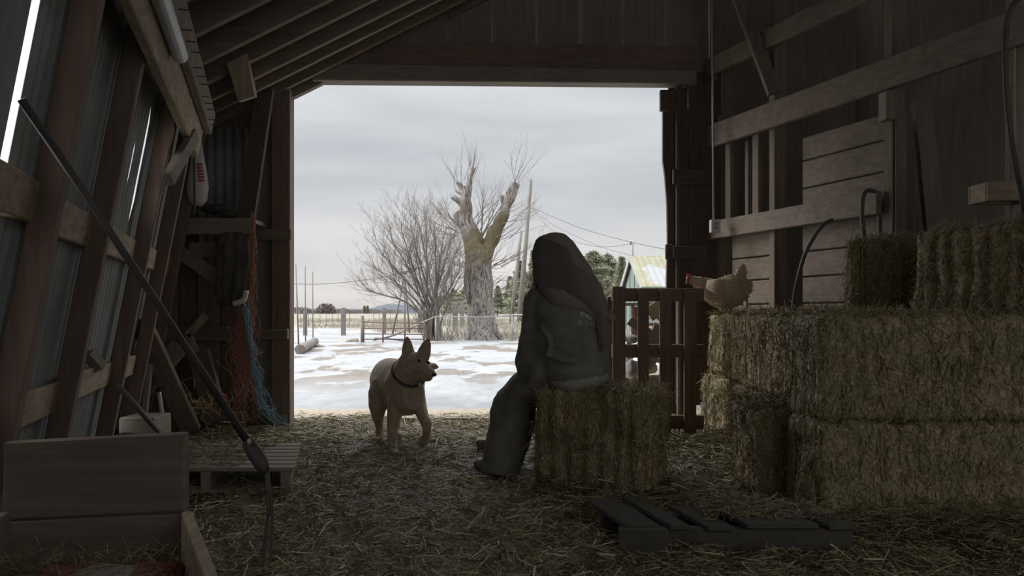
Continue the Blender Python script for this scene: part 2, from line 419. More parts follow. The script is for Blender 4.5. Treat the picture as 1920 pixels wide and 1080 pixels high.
def floor():
    xs = np.linspace(-3.6, 7.0, 144); ys = np.linspace(-2.4, 6.5, 120)
    V = [(x, y, fz(x, y) if y < 6.3 else min(0.0, fz(x, y))) for y in ys for x in xs]; n = len(xs)
    Fq = [(j*n+i, j*n+i+1, (j+1)*n+i+1, (j+1)*n+i) for j in range(len(ys)-1) for i in range(n-1)]
    mb = MB(); mb.add(V, Fq); tag(mb.build('floor', 'trodden_hay', origin=(0,0,0), smooth=True), 'barn floor covered with trampled hay', kind='structure')
floor()
def litter():
    n = 95000
    y = 1.7+4.9*RNG.random(n)**.85
    x = (RNG.random(n)*2-1)*(.74*y+.2)
    # keep inside the barn
    k = (x > -3.0+.33*(6.1-y)+.08) & (x < 1.784+.4*(6.75-y)-.05)
    x = x[k]; y = y[k]; n = len(x)
    z = np.array([fz(a, b) for a, b in zip(x, y)]) + RNG.random(n)**2*.035+.003
    th = RNG.random(n)*2*math.pi; el = RNG.normal(0, .22, n)
    D = np.stack([np.cos(th)*np.cos(el), np.sin(th)*np.cos(el), np.sin(el)], 1)
    Ln = RNG.uniform(.02, .10, n)*np.where(RNG.random(n) < .06, 2.0, 1.0); Wd = RNG.uniform(.0015, .0055, n)
    V, Q = blades(np.stack([x, y, z], 1), D, Ln, Wd)
    o = fast_mesh('hay_litter', V, Q, 'litter')
    tag(o, 'loose trampled hay strewn over the barn floor', 'hay', kind='stuff')
    n = 7500; y = 1.7+4.7*RNG.random(n)**.8; x = (RNG.random(n)*2-1)*(.70*y+.1); k = (x > -3.0+.33*(6.1-y)+.15) & (x < 1.784+.4*(6.75-y)-.1) & ((x < .35) | (y > 3.4) | (RNG.random(n) < .25)); x = x[k]; y = y[k]; n = len(x)
    z = np.array([fz(a, b) for a, b in zip(x, y)])+RNG.random(n)**2*.03+.012; th = RNG.random(n)*2*math.pi; el = RNG.normal(0, .3, n)
    V, Q = blades(np.stack([x, y, z], 1), np.stack([np.cos(th)*np.cos(el), np.sin(th)*np.cos(el), np.sin(el)], 1), RNG.uniform(.03, .13, n), RNG.uniform(.003, .0065, n))
    tag(fast_mesh('pale_straw', V, Q, 'straw'), 'pale broken straws lying on the trampled hay of the barn floor', 'straw', kind='stuff')
litter()

# ---------------------------------------------------------------- left wall (leaning)
def LW(Y, z, inn=0.0):   # point on the left wall, inn metres to the inside
    return Vector((XL(Y, z)+inn*.93, Y-inn*-.05, z))
def left_wall():
    root = thing('wall_left', (XL(3), 3, 0), 'leaning wall of studs and corrugated metal sheets', kind='structure')
    # corrugated sheets with gaps between them
    # boundaries between sheets: (distance, gap width, gap from z, gap to z)
    bd = [(-2.3,0,0,0), (-1.6,0,0,0), (-.7,0,0,0), (.25,0,0,0), (1.18,0,0,0), (1.91,.02,1.2,2.7), (2.18,.062,.35,2.9), (3.0,0,0,0), (3.40,.035,.05,.62), (3.62,.035,.05,.5), (3.86,.03,1.40,1.95), (4.08,.05,1.36,2.05), (4.66,.04,.05,.5), (5.5,0,0,0), (6.3,0,0,0)]
    def edge(q, z, sg):
        y, w, z0, z1 = q; f = max(0, min(1, (z-z0)/.18))*max(0, min(1, (z1-z)/.18)) if w else 0
        return y-sg*(.004-(w/2+.004)*f)
    for i in range(len(bd)-1):
        zs = [.02, .12, .22, .32, .42, .52, .62, .8, 1.0, 1.2, 1.32, 1.42, 1.52, 1.62, 1.75, 1.85, 1.95, 2.1, 2.3, 2.62]; nz_ = len(zs)
        mb = MB(); n = max(8, int((bd[i+1][0]-bd[i][0])/.011)); vs = []; fs = []
        for k in range(n+1):
            for z in zs:
                a = edge(bd[i], z, 1); b = edge(bd[i+1], z, -1); y = a+(b-a)*k/n
                vs.append(LW(y, z, -.045-.004*(i % 2)+.010*math.sin(y*2*math.pi/.068)))
        for k in range(n):
            for j in range(nz_-1): fs.append((nz_*k+j, nz_*k+nz_+j, nz_*k+nz_+j+1, nz_*k+j+1))
        # thin real sheet: second skin 1 mm behind
        m2 = [v-Vector((.0015, 0, 0)) for v in vs]; q = len(vs)
        vs2 = vs+m2; fs2 = fs+[tuple(reversed([j+q for j in f])) for f in fs]
        mb.add(vs2, fs2); mb.build('metal_sheet', 'corrugated_metal', root, smooth=True)
    for a in (-2.1, -1.3, -.5, .25, .85, 1.55, 2.36, 3.10, 4.17, 4.95, 5.62):
        mb = MB(); tk = .06; dp = .10
        c = []
        for z in (0, 2.42):
            for (i, j) in ((0,0), (1,0), (1,1), (0,1)):
                c.append(LW(a+j*tk, z, i*dp-.01))
        mb.hexa(c); bevel(mb.build('stud', 'red_wood_z', root), .004)
    for (z0, z1, off) in ((.50, .63, 0), (1.19, 1.32, .002), (-.0, .10, 0)):
        ys = [-2.2, -.6, 1.3, 2.42, 3.15, 4.2, 5.0, 6.1]
        for a, b in zip(ys[:-1], ys[1:]):
            mb = MB(); dz = random.uniform(-.015, .015)
            c = [LW(y, z, i) for z in (z0+dz, z1+dz) for (y, i) in ((a+.005, -.03), (a+.005, .012), (b-.005, .012), (b-.005, -.03))]
            mb.hexa(c); bevel(mb.build('girt', 'pale_wood_y', root), .004)
    # top plate: heavy board plus rail
    mb = MB(); mb.hexa([LW(y, z, i) for z in (1.94, 2.22) for (y, i) in ((-2.2, .11), (-2.2, .16), (4.95, .16), (4.95, .11))]); bevel(mb.build('top_plate', 'pale_wood_y', root), .006)
    mb = MB(); mb.hexa([LW(y, z, i) for z in (2.10, 2.24) for (y, i) in ((-2.2, .165), (-2.2, .215), (5.0, .215), (5.0, .165))]); bevel(mb.build('top_rail', 'old_wood_y', root), .006)
    # nails along the rail
    for k in range(14):
        mb = MB(); y = 2.7+.165*k; p = LW(y, 2.12+.01*(k % 3), .215); mb.tube([p, p+Vector((.045, 0, -.004))], .003, 5); mb.build('nail', 'dark_iron', root)
    # knee braces
    for (y0, z0, y1, z1) in ((4.0, 1.62, 4.5, 1.98),):
        mb = MB(); mb.bar(LW(y0, z0, .15), LW(y1, z1, .17), .04, .07, (1,0,0)); mb.build('brace', 'dark_wood_y', root)
left_wall()
def bits_left():
    mb = MB(); mb.tube([LW(1.2, 2.06, .2), LW(3.35, 2.06, .2)], .035, 12); tag(mb.build('pipe', 'galvanised', smooth=True), 'thick grey pipe lying along the top of the leaning wall', 'pipe')
bits_left()

# ---------------------------------------------------------------- roof
def roofz(x, y): return 2.30+.5*(x+2.65-.33*(6.1-y))
def ceiling():
    root = thing('ceiling', (0, 2, 2.3), 'dark sloping barn roof with rafters', kind='structure')
    ys = [6.32, 6.0, 5.67, 5.35, 4.96, 4.57, 4.11, 3.64, 3.18, 2.72, 2.26, 1.8, 1.34, .88, .42, -.04, -.5, -.96, -1.42, -1.88, -2.3]
    for y in ys:
        x0 = -2.72+.33*(6.1-y)-.02; x1 = 5.3
        mb = MB(); mb.hexa([(x0, y-.02, roofz(x0, y)), (x1, y-.02, roofz(x1, y)), (x1, y+.02, roofz(x1, y)), (x0, y+.02, roofz(x0, y)),
                            (x0, y-.02, roofz(x0, y)+.15), (x1, y-.02, roofz(x1, y)+.15), (x1, y+.02, roofz(x1, y)+.15), (x0, y+.02, roofz(x0, y)+.15)])
        mb.build('rafter', 'old_wood_x', root)
    mb = MB(); a, b = -2.4, 6.62
    c = []
    for dz in (.155, .19):
        for (y, xx) in ((a, 0), (a, 1), (b, 1), (b, 0)):
            x = 5.5 if xx else -3.0+.33*(6.1-y)
            c.append((x, y, roofz(x, y)+dz))
    mb.hexa(c); mb.build('roof_deck', 'dark_wood_x', root)
ceiling()
mb = MB(); mb.hexa([W(425,118,4.85), W(463,100,4.85), W(477,180,4.85), W(447,190,4.85)] + [p+Vector((.01,.03,0)) for p in (W(425,118,5.5), W(463,100,5.5), W(477,180,5.5), W(447,190,5.5))])
tag(mb.build('hanging_board', 'pale_wood_z'), 'short pale board nailed beneath the rafters, left of the doorway', 'board')

# ---------------------------------------------------------------- front wall with the doorway
def front_wall():
    root = thing('wall_front', (0, 6.3, 0), 'barn front wall around the open doorway', kind='structure')
    JX = (549-960)*6.1/F
    # left part: vertical boards, metal strips between them, posts and rails
    mb = MB(); xa, xb = -3.15, JX+.12; mb.hexa([(xa, 6.28, 0), (JX-.1, 6.28, 0), (JX-.1, 6.30, 0), (xa, 6.30, 0), (xa, 6.28, roofz(xa, 6.28)+.14), (JX-.1, 6.28, roofz(JX-.1, 6.28)+.14), (JX-.1, 6.30, roofz(JX-.1, 6.3)+.14), (xa, 6.30, roofz(xa, 6.3)+.14)]); mb.build('wall_sheet', 'dark_wood_z', root)
    x = -2.95
    for k, w in enumerate((.17, .15, .2, .13, .18)):
        mb = MB(); mb.box(x, x+w-.012, 6.245, 6.275, 0.0, min(2.6, roofz(x, 6.1)-.02)); mb.build('wall_board', 'red_wood_z' if k % 2 else 'dark_wood_z', root); x += w
    for (x0, x1, z0, z1) in ((-2.62, -2.2, 1.7, 2.45), (-2.62, -2.2, 1.3, 1.66)):
        vs = []; fs = []; n = 40
        for k in range(n+1):
            xx = x0+(x1-x0)*k/n
            for z in (z0, z1): vs.append((xx, 6.225+.010*math.sin(xx*2*math.pi/.076), z))
        for k in range(n): fs.append((2*k, 2*k+2, 2*k+3, 2*k+1))
        mb = MB(); mb.add(vs, fs); o = mb.build('metal_siding', 'corrugated_metal', root, smooth=True)
        sm = o.modifiers.new('s', 'SOLIDIFY'); sm.thickness = .002
    mb = MB(); mb.box((514-960)*6.1/F, JX, 6.02, 6.14, 0, 2.72); bevel(mb.build('door_post', 'red_wood_z', root), .006)
    mb = MB(); mb.box((472-960)*6.1/F, (516-960)*6.1/F, 6.14, 6.2, 0, 2.55); mb.build('wall_board', 'dark_wood_z', root)
    for (y0, y1, xa, xb) in ((430, 450, 476, 546), (617, 636, 476, 540)):
        mb = MB(); a = W(xa, y1, 5.99); b = W(xb, y0, 5.99); mb.box(a.x, b.x, 5.975, 6.015, a.z, b.z); bevel(mb.build('rail', 'old_wood_x', root), .004)
    mb = MB(); a = W(300, 640, 6.1); b = W(476, 612, 6.1); mb.box(a.x, b.x, 6.19, 6.24, a.z, b.z); mb.build('rail', 'dark_wood_x', root)
    # lintel: left end at 6.1 m, right end at 6.6 m
    def lint(z0l, z1l, z0r, z1r, d0, d1, name, mat, xl=-1.62, xr=1.62):
        mb = MB(); mb.hexa([(xl, 6.1+d0, z0l), (xr, 6.6+d0, z0r), (xr, 6.6+d1, z0r), (xl, 6.1+d1, z0l), (xl, 6.1+d0, z1l), (xr, 6.6+d0, z1r), (xr, 6.6+d1, z1r), (xl, 6.1+d1, z1l)])
        return mb.build(name, mat, root)
    bevel(lint(2.79, 2.93, 2.915, 3.03, -.06, .08, 'lintel', 'dark_wood_x'), .006)
    lint(2.93, 3.12, 3.035, 3.26, -.02, .06, 'header_board', 'red_wood_x')
    # gable planking above the lintel, one plank at a time
    x = -1.9
    while x < 4.6:
        w = .19; t = (x+1.62)/3.24; y = 6.1+.5*t if x < 1.6 else 6.6+.04*(x-1.6)
        zb = 3.05 if x < 1.6 else 0.0
        zt = roofz(x+w/2, y)+.14
        if x < -1.62: zb = roofz(x, y)+.05
        if zt > zb+.03:
            mb = MB(); mb.box(x, x+w+.012, y+.065+.012*(int(x*37) % 2), y+.09+.012*(int(x*37) % 2), zb, zt); mb.build('gable_plank', 'dark_wood_z', root)
        x += w
    # corner strip that cuts the top left corner of the opening
    q4 = [W(520, 197, 6.1), W(601, 157, 6.1), W(660, 110, 6.1), W(520, 150, 6.1)]; mb = MB(); mb.hexa(q4+[p+Vector((0, .06, 0)) for p in q4]); mb.build('corner_brace', 'dark_wood_x', root)
    # right jamb: ragged boards at 6.6 m
    def q(px0, px1, py0, py1, Y, d, mat, nm):
        a = W(px0, py1, Y); b = W(px1, py0, Y); mb = MB(); mb.box(a.x, b.x, Y, Y+d, max(0, a.z), b.z); return bevel(mb.build(nm, mat, root), .006)
    q(1238, 1268, 168, 207, 6.55, .05, 'deep_brown_wood_z', 'jamb_block')
    mb = MB()
    prof = [(1243,205), (1243,300), (1247,330), (1251,385), (1252,460), (1250,520), (1250,760)]
    vs = []; fs = []
    for (px, py) in prof:
        for (xx, yy) in ((px, 6.6), (1290, 6.6)):
            p = W(xx, py, 6.6); vs.append(p); vs.append(p+Vector((0, .05, 0)))
    for i in range(len(prof)-1):
        a = i*4; b = a+4
        fs += [(a, a+2, b+2, b), (a+1, b+1, b+3, a+3), (a, b, b+1, a+1), (a+2, a+3, b+3, b+2)]
    fs += [(0, 1, 3, 2), (len(vs)-4, len(vs)-2, len(vs)-1, len(vs)-3)]
    for v in vs[-4:]: v.z = 0
    mb.add(vs, fs); mb.build('jamb_board', 'deep_brown_wood_z', root)
    q(1290, 1345, 150, 760, 6.61, .05, 'deep_brown_wood_z', 'jamb_board')
    q(1253, 1352, 110, 215, 6.66, .03, 'deep_brown_wood_z', 'jamb_board')
    q(1248, 1262, 458, 486, 6.56, .03, 'deep_brown_wood_x', 'jamb_block')
    q(1262, 1326, 461, 484, 6.54, .06, 'deep_brown_wood_x', 'jamb_rail')
    q(1262, 1330, 316, 345, 6.55, .04, 'deep_brown_wood_x', 'jamb_rail')
    q(1268, 1278, 160, 760, 6.56, .04, 'deep_brown_wood_z', 'jamb_strip')
    # barn front carried on behind the frame of the right wall
    x = 1.83
    while x < 3.9:
        mb = MB(); mb.box(x, x+.215, 6.78+.01*(int(x*10) % 2), 6.80+.01*(int(x*10) % 2), 0, 3.6); mb.build('front_plank', 'dark_wood_z', root); x += .2
front_wall()

# ---------------------------------------------------------------- right wall frame
def RW(Y, z, inn=0.0):   # point on the right wall; inn to the inside (towards -x)
    return Vector((XR(Y)-.93*inn, Y-.37*inn, z))
def RY(px): return (1.784+2.7)/(.4+(px-960)/F)
def right_wall():
    root = thing('wall_right', (XR(4), 4, 0), 'open timber frame and plank wall on the right', kind='structure')
    def beam(z0, z1, ya, yb, i0, i1, mat='brown_wood_y', nm='beam'):
        mb = MB(); mb.hexa([RW(y, z, i) for z in (z0, z1) for (y, i) in ((ya, i0), (ya, i1), (yb, i1), (yb, i0))]); return bevel(mb.build(nm, mat, root), .006)
    beam(3.00, 3.15, 6.70, -2.3, .06, .11)
    beam(2.36, 2.56, 6.70, -2.3, .06, .11)
    beam(1.555, 1.71, 6.70, RY(1667), .06, .11)
    beam(2.36, 2.50, RY(1920)-.2, -2.3, -.1, -.05, 'dark_wood_y')
    def post(pxa, pxb, z0, z1, i0, i1, mat='old_wood_z', nm='post'):
        ya, yb = RY(pxa), RY(pxb)
        mb = MB(); mb.hexa([RW(y, z, i) for z in (z0, z1) for (y, i) in ((ya, i0), (ya, i1), (yb, i1), (yb, i0))]); return bevel(mb.build(nm, mat, root), .005)
    post(1452, 1463, 0, 5, -.06, .055); post(1668, 1685, 0, 5, -.06, .055)
    post(1336, 1343, 0, 3.9, -.05, .05); post(1688, 1692, 0, 2.2, -.04, .05)
    post(1893, 1905, .9, 4.8, -.08, .04, 'dark_wood_z')
    for y in (2.6, 1.2, -.2, -1.6):
        mb = MB(); mb.hexa([RW(yy, z, i) for z in (0, 4.6) for (yy, i) in ((y, -.06), (y, .055), (y-.09, .055), (y-.09, -.06))]); mb.build('post', 'old_wood_z', root)
    post(1369, 1379, 1.70, 2.37, .01, .055); post(1389, 1396, 1.70, 2.37, -.08, -.04, 'dark_wood_z'); post(1420, 1432, 1.70, 2.37, .01, .055)
    # diagonal brace behind the top beam and the leaning post
    mb = MB(); mb.bar(W(1375, -30, 6.1)+Vector((.0,0,0)), W(1452, 175, 5.85), .05, .10, (0,1,0)); mb.build('brace', 'old_wood_z', root)
    mb = MB(); a = W(1726, 165, 5.1); b = W(1752, 440, 5.1); a2 = a+(a-b)*.1; b2 = b+(b-a)*1.35; mb.bar(a2, b2, .12, .05, (1,0,0)); mb.build('leaning_post', 'dark_wood_z', root)
    # planks, each its own
    def plank(pa, pb, z0, z1, i=-.02, mat='brown_wood_y'):
        beam(z0, z1, RY(pa), RY(pb), i, i+.03, mat, 'plank')
    z = 0.0
    for h in (.2, .2, .19, .2, .19, .2, .19, .27, .21, .21, .18):
        if z < 1.5: plank(1374, 1452, z+.003, z+h-.008)
        plank(1506, 1668, z+.003, z+h-.008); z += h
    mb = MB(); a = W(1650, 228, 4.9); b = W(1668, 176, 4.9); mb.box(a.x, b.x, 4.82, 4.92, a.z, b.z); mb.build('block', 'dark_wood_z', root)
    # outer wall behind the frame, plank by plank
    y = 6.75
    while y > -2.3:
        mb = MB(); c = [Vector((XR(yy)+off, yy, z)) for z in (0, 5.2) for (yy, off) in ((y, 1.3), (y, 1.33), (y-.29, 1.33), (y-.29, 1.3))]; mb.hexa(c); mb.build('outer_plank', 'dark_wood_z', root); y -= .3
right_wall()
def back_wall():  # unseen rear end, left open so daylight fills the interior
    root = thing('wall_back', (2, -2.2, 0), 'unseen rear end of the barn, left open for fill light, posts only', kind='structure')
    for x in (-.35, 2.4, 5.0):
        mb = MB(); mb.box(x, x+.15, -2.3, -2.15, 0, roofz(x, -2.2)); bevel(mb.build('post', 'old_wood_z', root), .006)
back_wall()

# ---------------------------------------------------------------- fittings on the right wall
def fittings():
    t = thing('electrical_conduit', RW(6.55, 1.55, .14), 'thin metal conduit running down to an outlet box on the beam end', 'conduit')
    mb = MB(); mb.tube([W(1333.5, -40, 6.35), W(1336, 150, 6.35), W(1338, 418, 6.35)], .009, 8); mb.build('pipe', 'galvanised', t, smooth=True)
    ob = MB(); a = W(1330, 437, 6.33); b = W(1347, 413, 6.33); ob.box(a.x, b.x, 6.27, 6.335, a.z, b.z); o = bevel(ob.build('outlet_box', 'outlet_metal', t), .004)
    ORIG[o.name] = ORIG[t.name]
    for zz in (.35, .68):
        for dx in (.42, .62):
            s = MB(); c = Vector((a.x+(b.x-a.x)*dx, 6.269, a.z+(b.z-a.z)*zz)); s.box(c.x-.003, c.x+.003, 6.266, 6.27, c.z-.009, c.z+.009); p = s.build('socket_slot', 'nose_black', None, origin=ORIG[t.name]); p.location = (0,0,0); p.parent = t
    def hose(pts, r, label, group=None):
        mb = MB(); mb.tube(catmull(pts, 8), r, 10); return tag(mb.build('hose', 'black_rubber', smooth=True), label, 'hose', group)
    hose([W(1560, 412, 5.1), W(1540, 425, 5.05), W(1513, 468, 5.05), W(1498, 515, 5.1), W(1489, 560, 5.2), W(1487, 600, 5.25), W(1486, 700, 5.35)], .014, 'thick black hose curving down in a wide arc against the plank wall')
    hose([W(1640, 359, 4.75), W(1628, 357, 4.72), W(1619, 368, 4.7), W(1616, 400, 4.7), W(1620, 438, 4.7), W(1624, 470, 4.75)], .014, 'short black hose hooked over the lower beam, behind the upper hay bale')
    hose([W(1649, 404, 4.85), W(1650, 440, 4.85), W(1652, 470, 4.85)], .014, 'black hose end hanging under the lower beam end')
    hose([W(1930, -20, 3.75), W(1898, 12, 3.75), W(1886, 60, 3.75), W(1886, 160, 3.75), W(1893, 240, 3.75), W(1904, 310, 3.8), W(1915, 360, 3.85), W(1921, 410, 3.9)], .014, 'long black hose looped at the top right, hanging to the stack')
    t = thing('hanging_box', W(1888, 376, 4.0), 'small wooden box hung at the right edge above the top bales', 'box')
    a = W(1853, 376, 4.0); b = W(1945, 340, 4.0)
    mb = MB(); mb.box(a.x, b.x, 4.0, 4.02, a.z, b.z); mb.box(a.x, a.x+.02, 4.02, 4.16, a.z, b.z); mb.box(b.x-.02, b.x, 4.02, 4.16, a.z, b.z); mb.box(a.x, b.x, 4.16, 4.18, a.z, b.z); bevel(mb.build('body', 'pale_wood_x', t), .004)
    mb = MB(); mb.tube([W(1905, 340, 4.08), W(1903, 200, 4.1), W(1903, 60, 4.1)], .004, 6); mb.build('rope', 'twine_pale', t)
fittings()

# ---------------------------------------------------------------- hay bales
BALES = {}
def bale_mesh(key, Lx, Wy, H, nb=8000):
    if key in BALES: return BALES[key]
    seed = hash(key) % 97 if False else sum(ord(c) for c in key)
    def sup(u, v, w):      # rounded box
        return
    nx, ny, nz = 58, 28, 18; V = []; idx = {}
    def vid(i, j, k):
        if (i, j, k) not in idx:
            x = (i/nx*2-1); y = (j/ny*2-1); z = (k/nz*2-1)
            # round the edges
            p = Vector((x*Lx/2, y*Wy/2, z*H/2)); r = .035
            q = Vector((max(-Lx/2+r, min(Lx/2-r, p.x)), max(-Wy/2+r, min(Wy/2-r, p.y)), max(-H/2+r, min(H/2-r, p.z))))
            d = p-q
            if d.length > r: p = q+d.normalized()*r
            nrm = d.normalized() if d.length > 1e-6 else Vector((0,0,1))
            flake = .006*math.sin(p.x*2*math.pi/.085+seed)
            disp = flake*(0 if abs(x) > .97 else 1)+.016*noise.noise(Vector((p.x*7+seed, p.y*7, p.z*7)))+.008*noise.noise(Vector((p.x*22+seed, p.y*22, p.z*9)))
            disp += .014*noise.noise(Vector((p.x*26+seed, p.y*26, p.z*2.6)))*(1 if abs(nrm.z) < .5 else .4)
            for sy in (-.27, .27):
                if abs(p.y-sy*Wy) < .02: disp -= .008
            p = p+nrm*disp; idx[(i, j, k)] = len(V); V.append((p.x, p.y, p.z+H/2))
        return idx[(i, j, k)]
    Fq = []
    for i in range(nx):
        for j in range(ny):
            Fq.append((vid(i,j,0), vid(i,j+1,0), vid(i+1,j+1,0), vid(i+1,j,0))); Fq.append((vid(i,j,nz), vid(i+1,j,nz), vid(i+1,j+1,nz), vid(i,j+1,nz)))
        for k in range(nz):
            Fq.append((vid(i,0,k), vid(i+1,0,k), vid(i+1,0,k+1), vid(i,0,k+1))); Fq.append((vid(i,ny,k), vid(i,ny,k+1), vid(i+1,ny,k+1), vid(i+1,ny,k)))
    for j in range(ny):
        for k in range(nz):
            Fq.append((vid(0,j,k), vid(0,j,k+1), vid(0,j+1,k+1), vid(0,j+1,k))); Fq.append((vid(nx,j,k), vid(nx,j+1,k), vid(nx,j+1,k+1), vid(nx,j,k+1)))
    V = np.array(V); Fq = np.array(Fq)
    # straws standing out of the faces
    cen = V[Fq].mean(1); e1 = V[Fq[:,1]]-V[Fq[:,0]]; e2 = V[Fq[:,3]]-V[Fq[:,0]]; nn = np.cross(e1, e2); ar = np.linalg.norm(nn, axis=1); nn = nn/ar[:,None]
    pick = RNG.choice(len(Fq), nb, p=ar/ar.sum()); P = cen[pick]+RNG.uniform(-.5, .5, (nb,1))*e1[pick]+RNG.uniform(-.5, .5, (nb,1))*e2[pick]; Nm = nn[pick]
    topf = Nm[:, 2] > .6; ou = None
    T = RNG.normal(size=(nb, 3))*np.array([.45, .8, 1.3]); T -= Nm*(T*Nm).sum(1, keepdims=True); T /= np.linalg.norm(T, axis=1, keepdims=True)+1e-9
    ou = np.abs(RNG.normal(.12, .16, nb)); ou = np.where(RNG.random(nb) < .10, ou+.6, ou); ou = np.where(topf & (RNG.random(nb) < .4), ou+.35, ou)
    D = T+Nm*ou[:,None]; Ln = RNG.uniform(.02, .10, nb)*np.where(RNG.random(nb) < .05, 1.8, 1.0); P = P+Nm*.003+D/np.linalg.norm(D, axis=1, keepdims=True)*(Ln*.35*np.clip(ou*2, 0, 1))[:,None]
    Wd = RNG.uniform(.0016, .0048, nb)
    V2, Q2 = blades(P, D, Ln, Wd, bend=.05)
    # a fringe along the top and vertical edges
    VV = np.concatenate([V, V2]); QQ = np.concatenate([Fq, Q2+len(V)])
    me = bpy.data.meshes.new('hay_bale'); me.vertices.add(len(VV)); me.vertices.foreach_set('co', VV.astype(np.float32).ravel())
    me.loops.add(QQ.size); me.loops.foreach_set('vertex_index', QQ.astype(np.int32).ravel())
    me.polygons.add(len(QQ)); me.polygons.foreach_set('loop_start', np.arange(0, QQ.size, 4, dtype=np.int32)); me.update(calc_edges=True); me.validate()
    me.materials.append(M['hay'])
    tw = []
    for sy in (-.27, .27):
        mb = MB(); a, h = Lx/2+.002, H; y = sy*Wy
        mb.tube([(-a+.02, y, .0), (a-.02, y, .0), (a, y, .02), (a, y, h-.02), (a-.02, y, h+.001), (-a+.02, y, h+.001), (-a, y, h-.02), (-a, y, .02), (-a+.02, y, .0)], .0025, 5)
        m2 = bpy.data.meshes.new('twine'); m2.from_pydata([tuple(v) for v in mb.v], [], mb.f); m2.materials.append(M['twine_pale']); tw.append(m2)
    BALES[key] = (me, tw); return BALES[key]
def bale(key, dims, x, y, z, rz, label, group='hay bales stacked along the right wall'):
    me, tw = bale_mesh(key, *dims)
    o = bpy.data.objects.new('hay_bale', me); COL.objects.link(o); o.location = (x, y, z); o.rotation_euler = (0, 0, rz); tag(o, label, 'hay bale', group)
    for t in tw:
        c = bpy.data.objects.new('twine', t); COL.objects.link(c); c.parent = o
    return o
def from_corner(P, ang, Lx, Wy, side=1):
    """centre of a box whose corner is P, long axis along ang, width to the left (side=1)"""
    u = Vector((math.cos(ang), math.sin(ang))); v = Vector((-u.y, u.x))*side
    c = Vector(P[:2])+u*Lx/2+v*Wy/2; return c.x, c.y
def spill(n, x0, x1, y0, y1, z, label, zr=.03, slope=0.0):
    x = RNG.uniform(x0, x1, n); y = RNG.uniform(y0, y1, n); th = RNG.random(n)*6.3
    V, Q = blades(np.stack([x, y, z+RNG.random(n)**2*zr], 1), np.stack([np.cos(th), np.sin(th), RNG.normal(0, .3, n)], 1), RNG.uniform(.02, .11, n), RNG.uniform(.0016, .005, n))
    tag(fast_mesh('loose_hay', V, Q, 'litter'), label, 'hay', kind='stuff')
def bales():
    bale('seat', (.62, .42, .50, 9000), .485, 4.03, .0, math.radians(-24), 'hay bale that the person in the black hoodie sits on', None)
    # far pair at the corner of the doorway
    bale('a', (.86, .38, .42), 1.98, 5.92, .0, math.radians(20), 'lower of the two far bales beside the doorway, bright end towards the door')
    bale('b', (.86, .36, .47), 2.03, 5.93, .425, math.radians(20), 'bale the hen stands on, its end lit by the doorway')
    bale('c', (.92, .44, .42), 2.03, 5.24, .0, math.radians(9), 'lower bale behind the step, next in from the far pair')
    bale('d', (.92, .44, .47), 2.01, 5.24, .425, math.radians(9), 'upper bale just right of the one under the hen')
    bale('c', (.92, .44, .42), 2.0, 4.74, .0, math.radians(4), 'lower bale half hidden between the step and the plank wall')
    bale('d', (.92, .44, .46), 1.97, 4.72, .425, math.radians(3), 'upper bale in the middle of the second tier, in front of the plank wall')
    bale('e', (.98, .42, .46), 1.99, 4.22, .425, math.radians(1), 'second-tier bale under the short top bale')
    bale('e', (.98, .42, .42), 1.99, 4.24, .0, math.radians(0), 'ground bale under the middle of the second tier')
    # the step in front
    bale('f', (.98, .40, .42), 1.69, 3.89, .0, math.radians(3), 'ground bale whose top forms the step in front of the lit far pair')
    bale('g', (1.3, .40, .42), 1.99, 3.45, .0, math.radians(2), 'nearest ground bale, its long dark side facing the viewer behind the dark pallet')
    bale('h', (1.3, .40, .47), 2.01, 3.49, .42, math.radians(1), 'second-tier bale with a dark broad side, directly on the nearest ground bale')
    bale('i', (.55, .36, .44), 2.27, 4.50, .89, math.radians(55), 'short top-tier bale with flaky end, left end of the top row')
    ang = math.radians(-66); x, y = from_corner(W(1712, 580, 3.9), ang, .95, .42, 1)
    bale('j', (.95, .42, .43), x, y, .89, ang, 'long top-tier bale running off the right edge of the picture')
bales()
spill(2600, 1.2, 1.9, 3.7, 4.1, .425, 'loose hay scattered on top of the step bale', .05)
spill(3200, 1.45, 2.5, 3.32, 5.6, .895, 'loose hay scattered on the second tier of bales', .03)
spill(2200, .95, 2.4, 3.02, 3.25, .012, 'loose hay fallen along the foot of the nearest bale', .10)
spill(500, .75, 1.25, 2.88, 3.2, .106, 'loose hay lying on the right end of the dark pallet', .02)

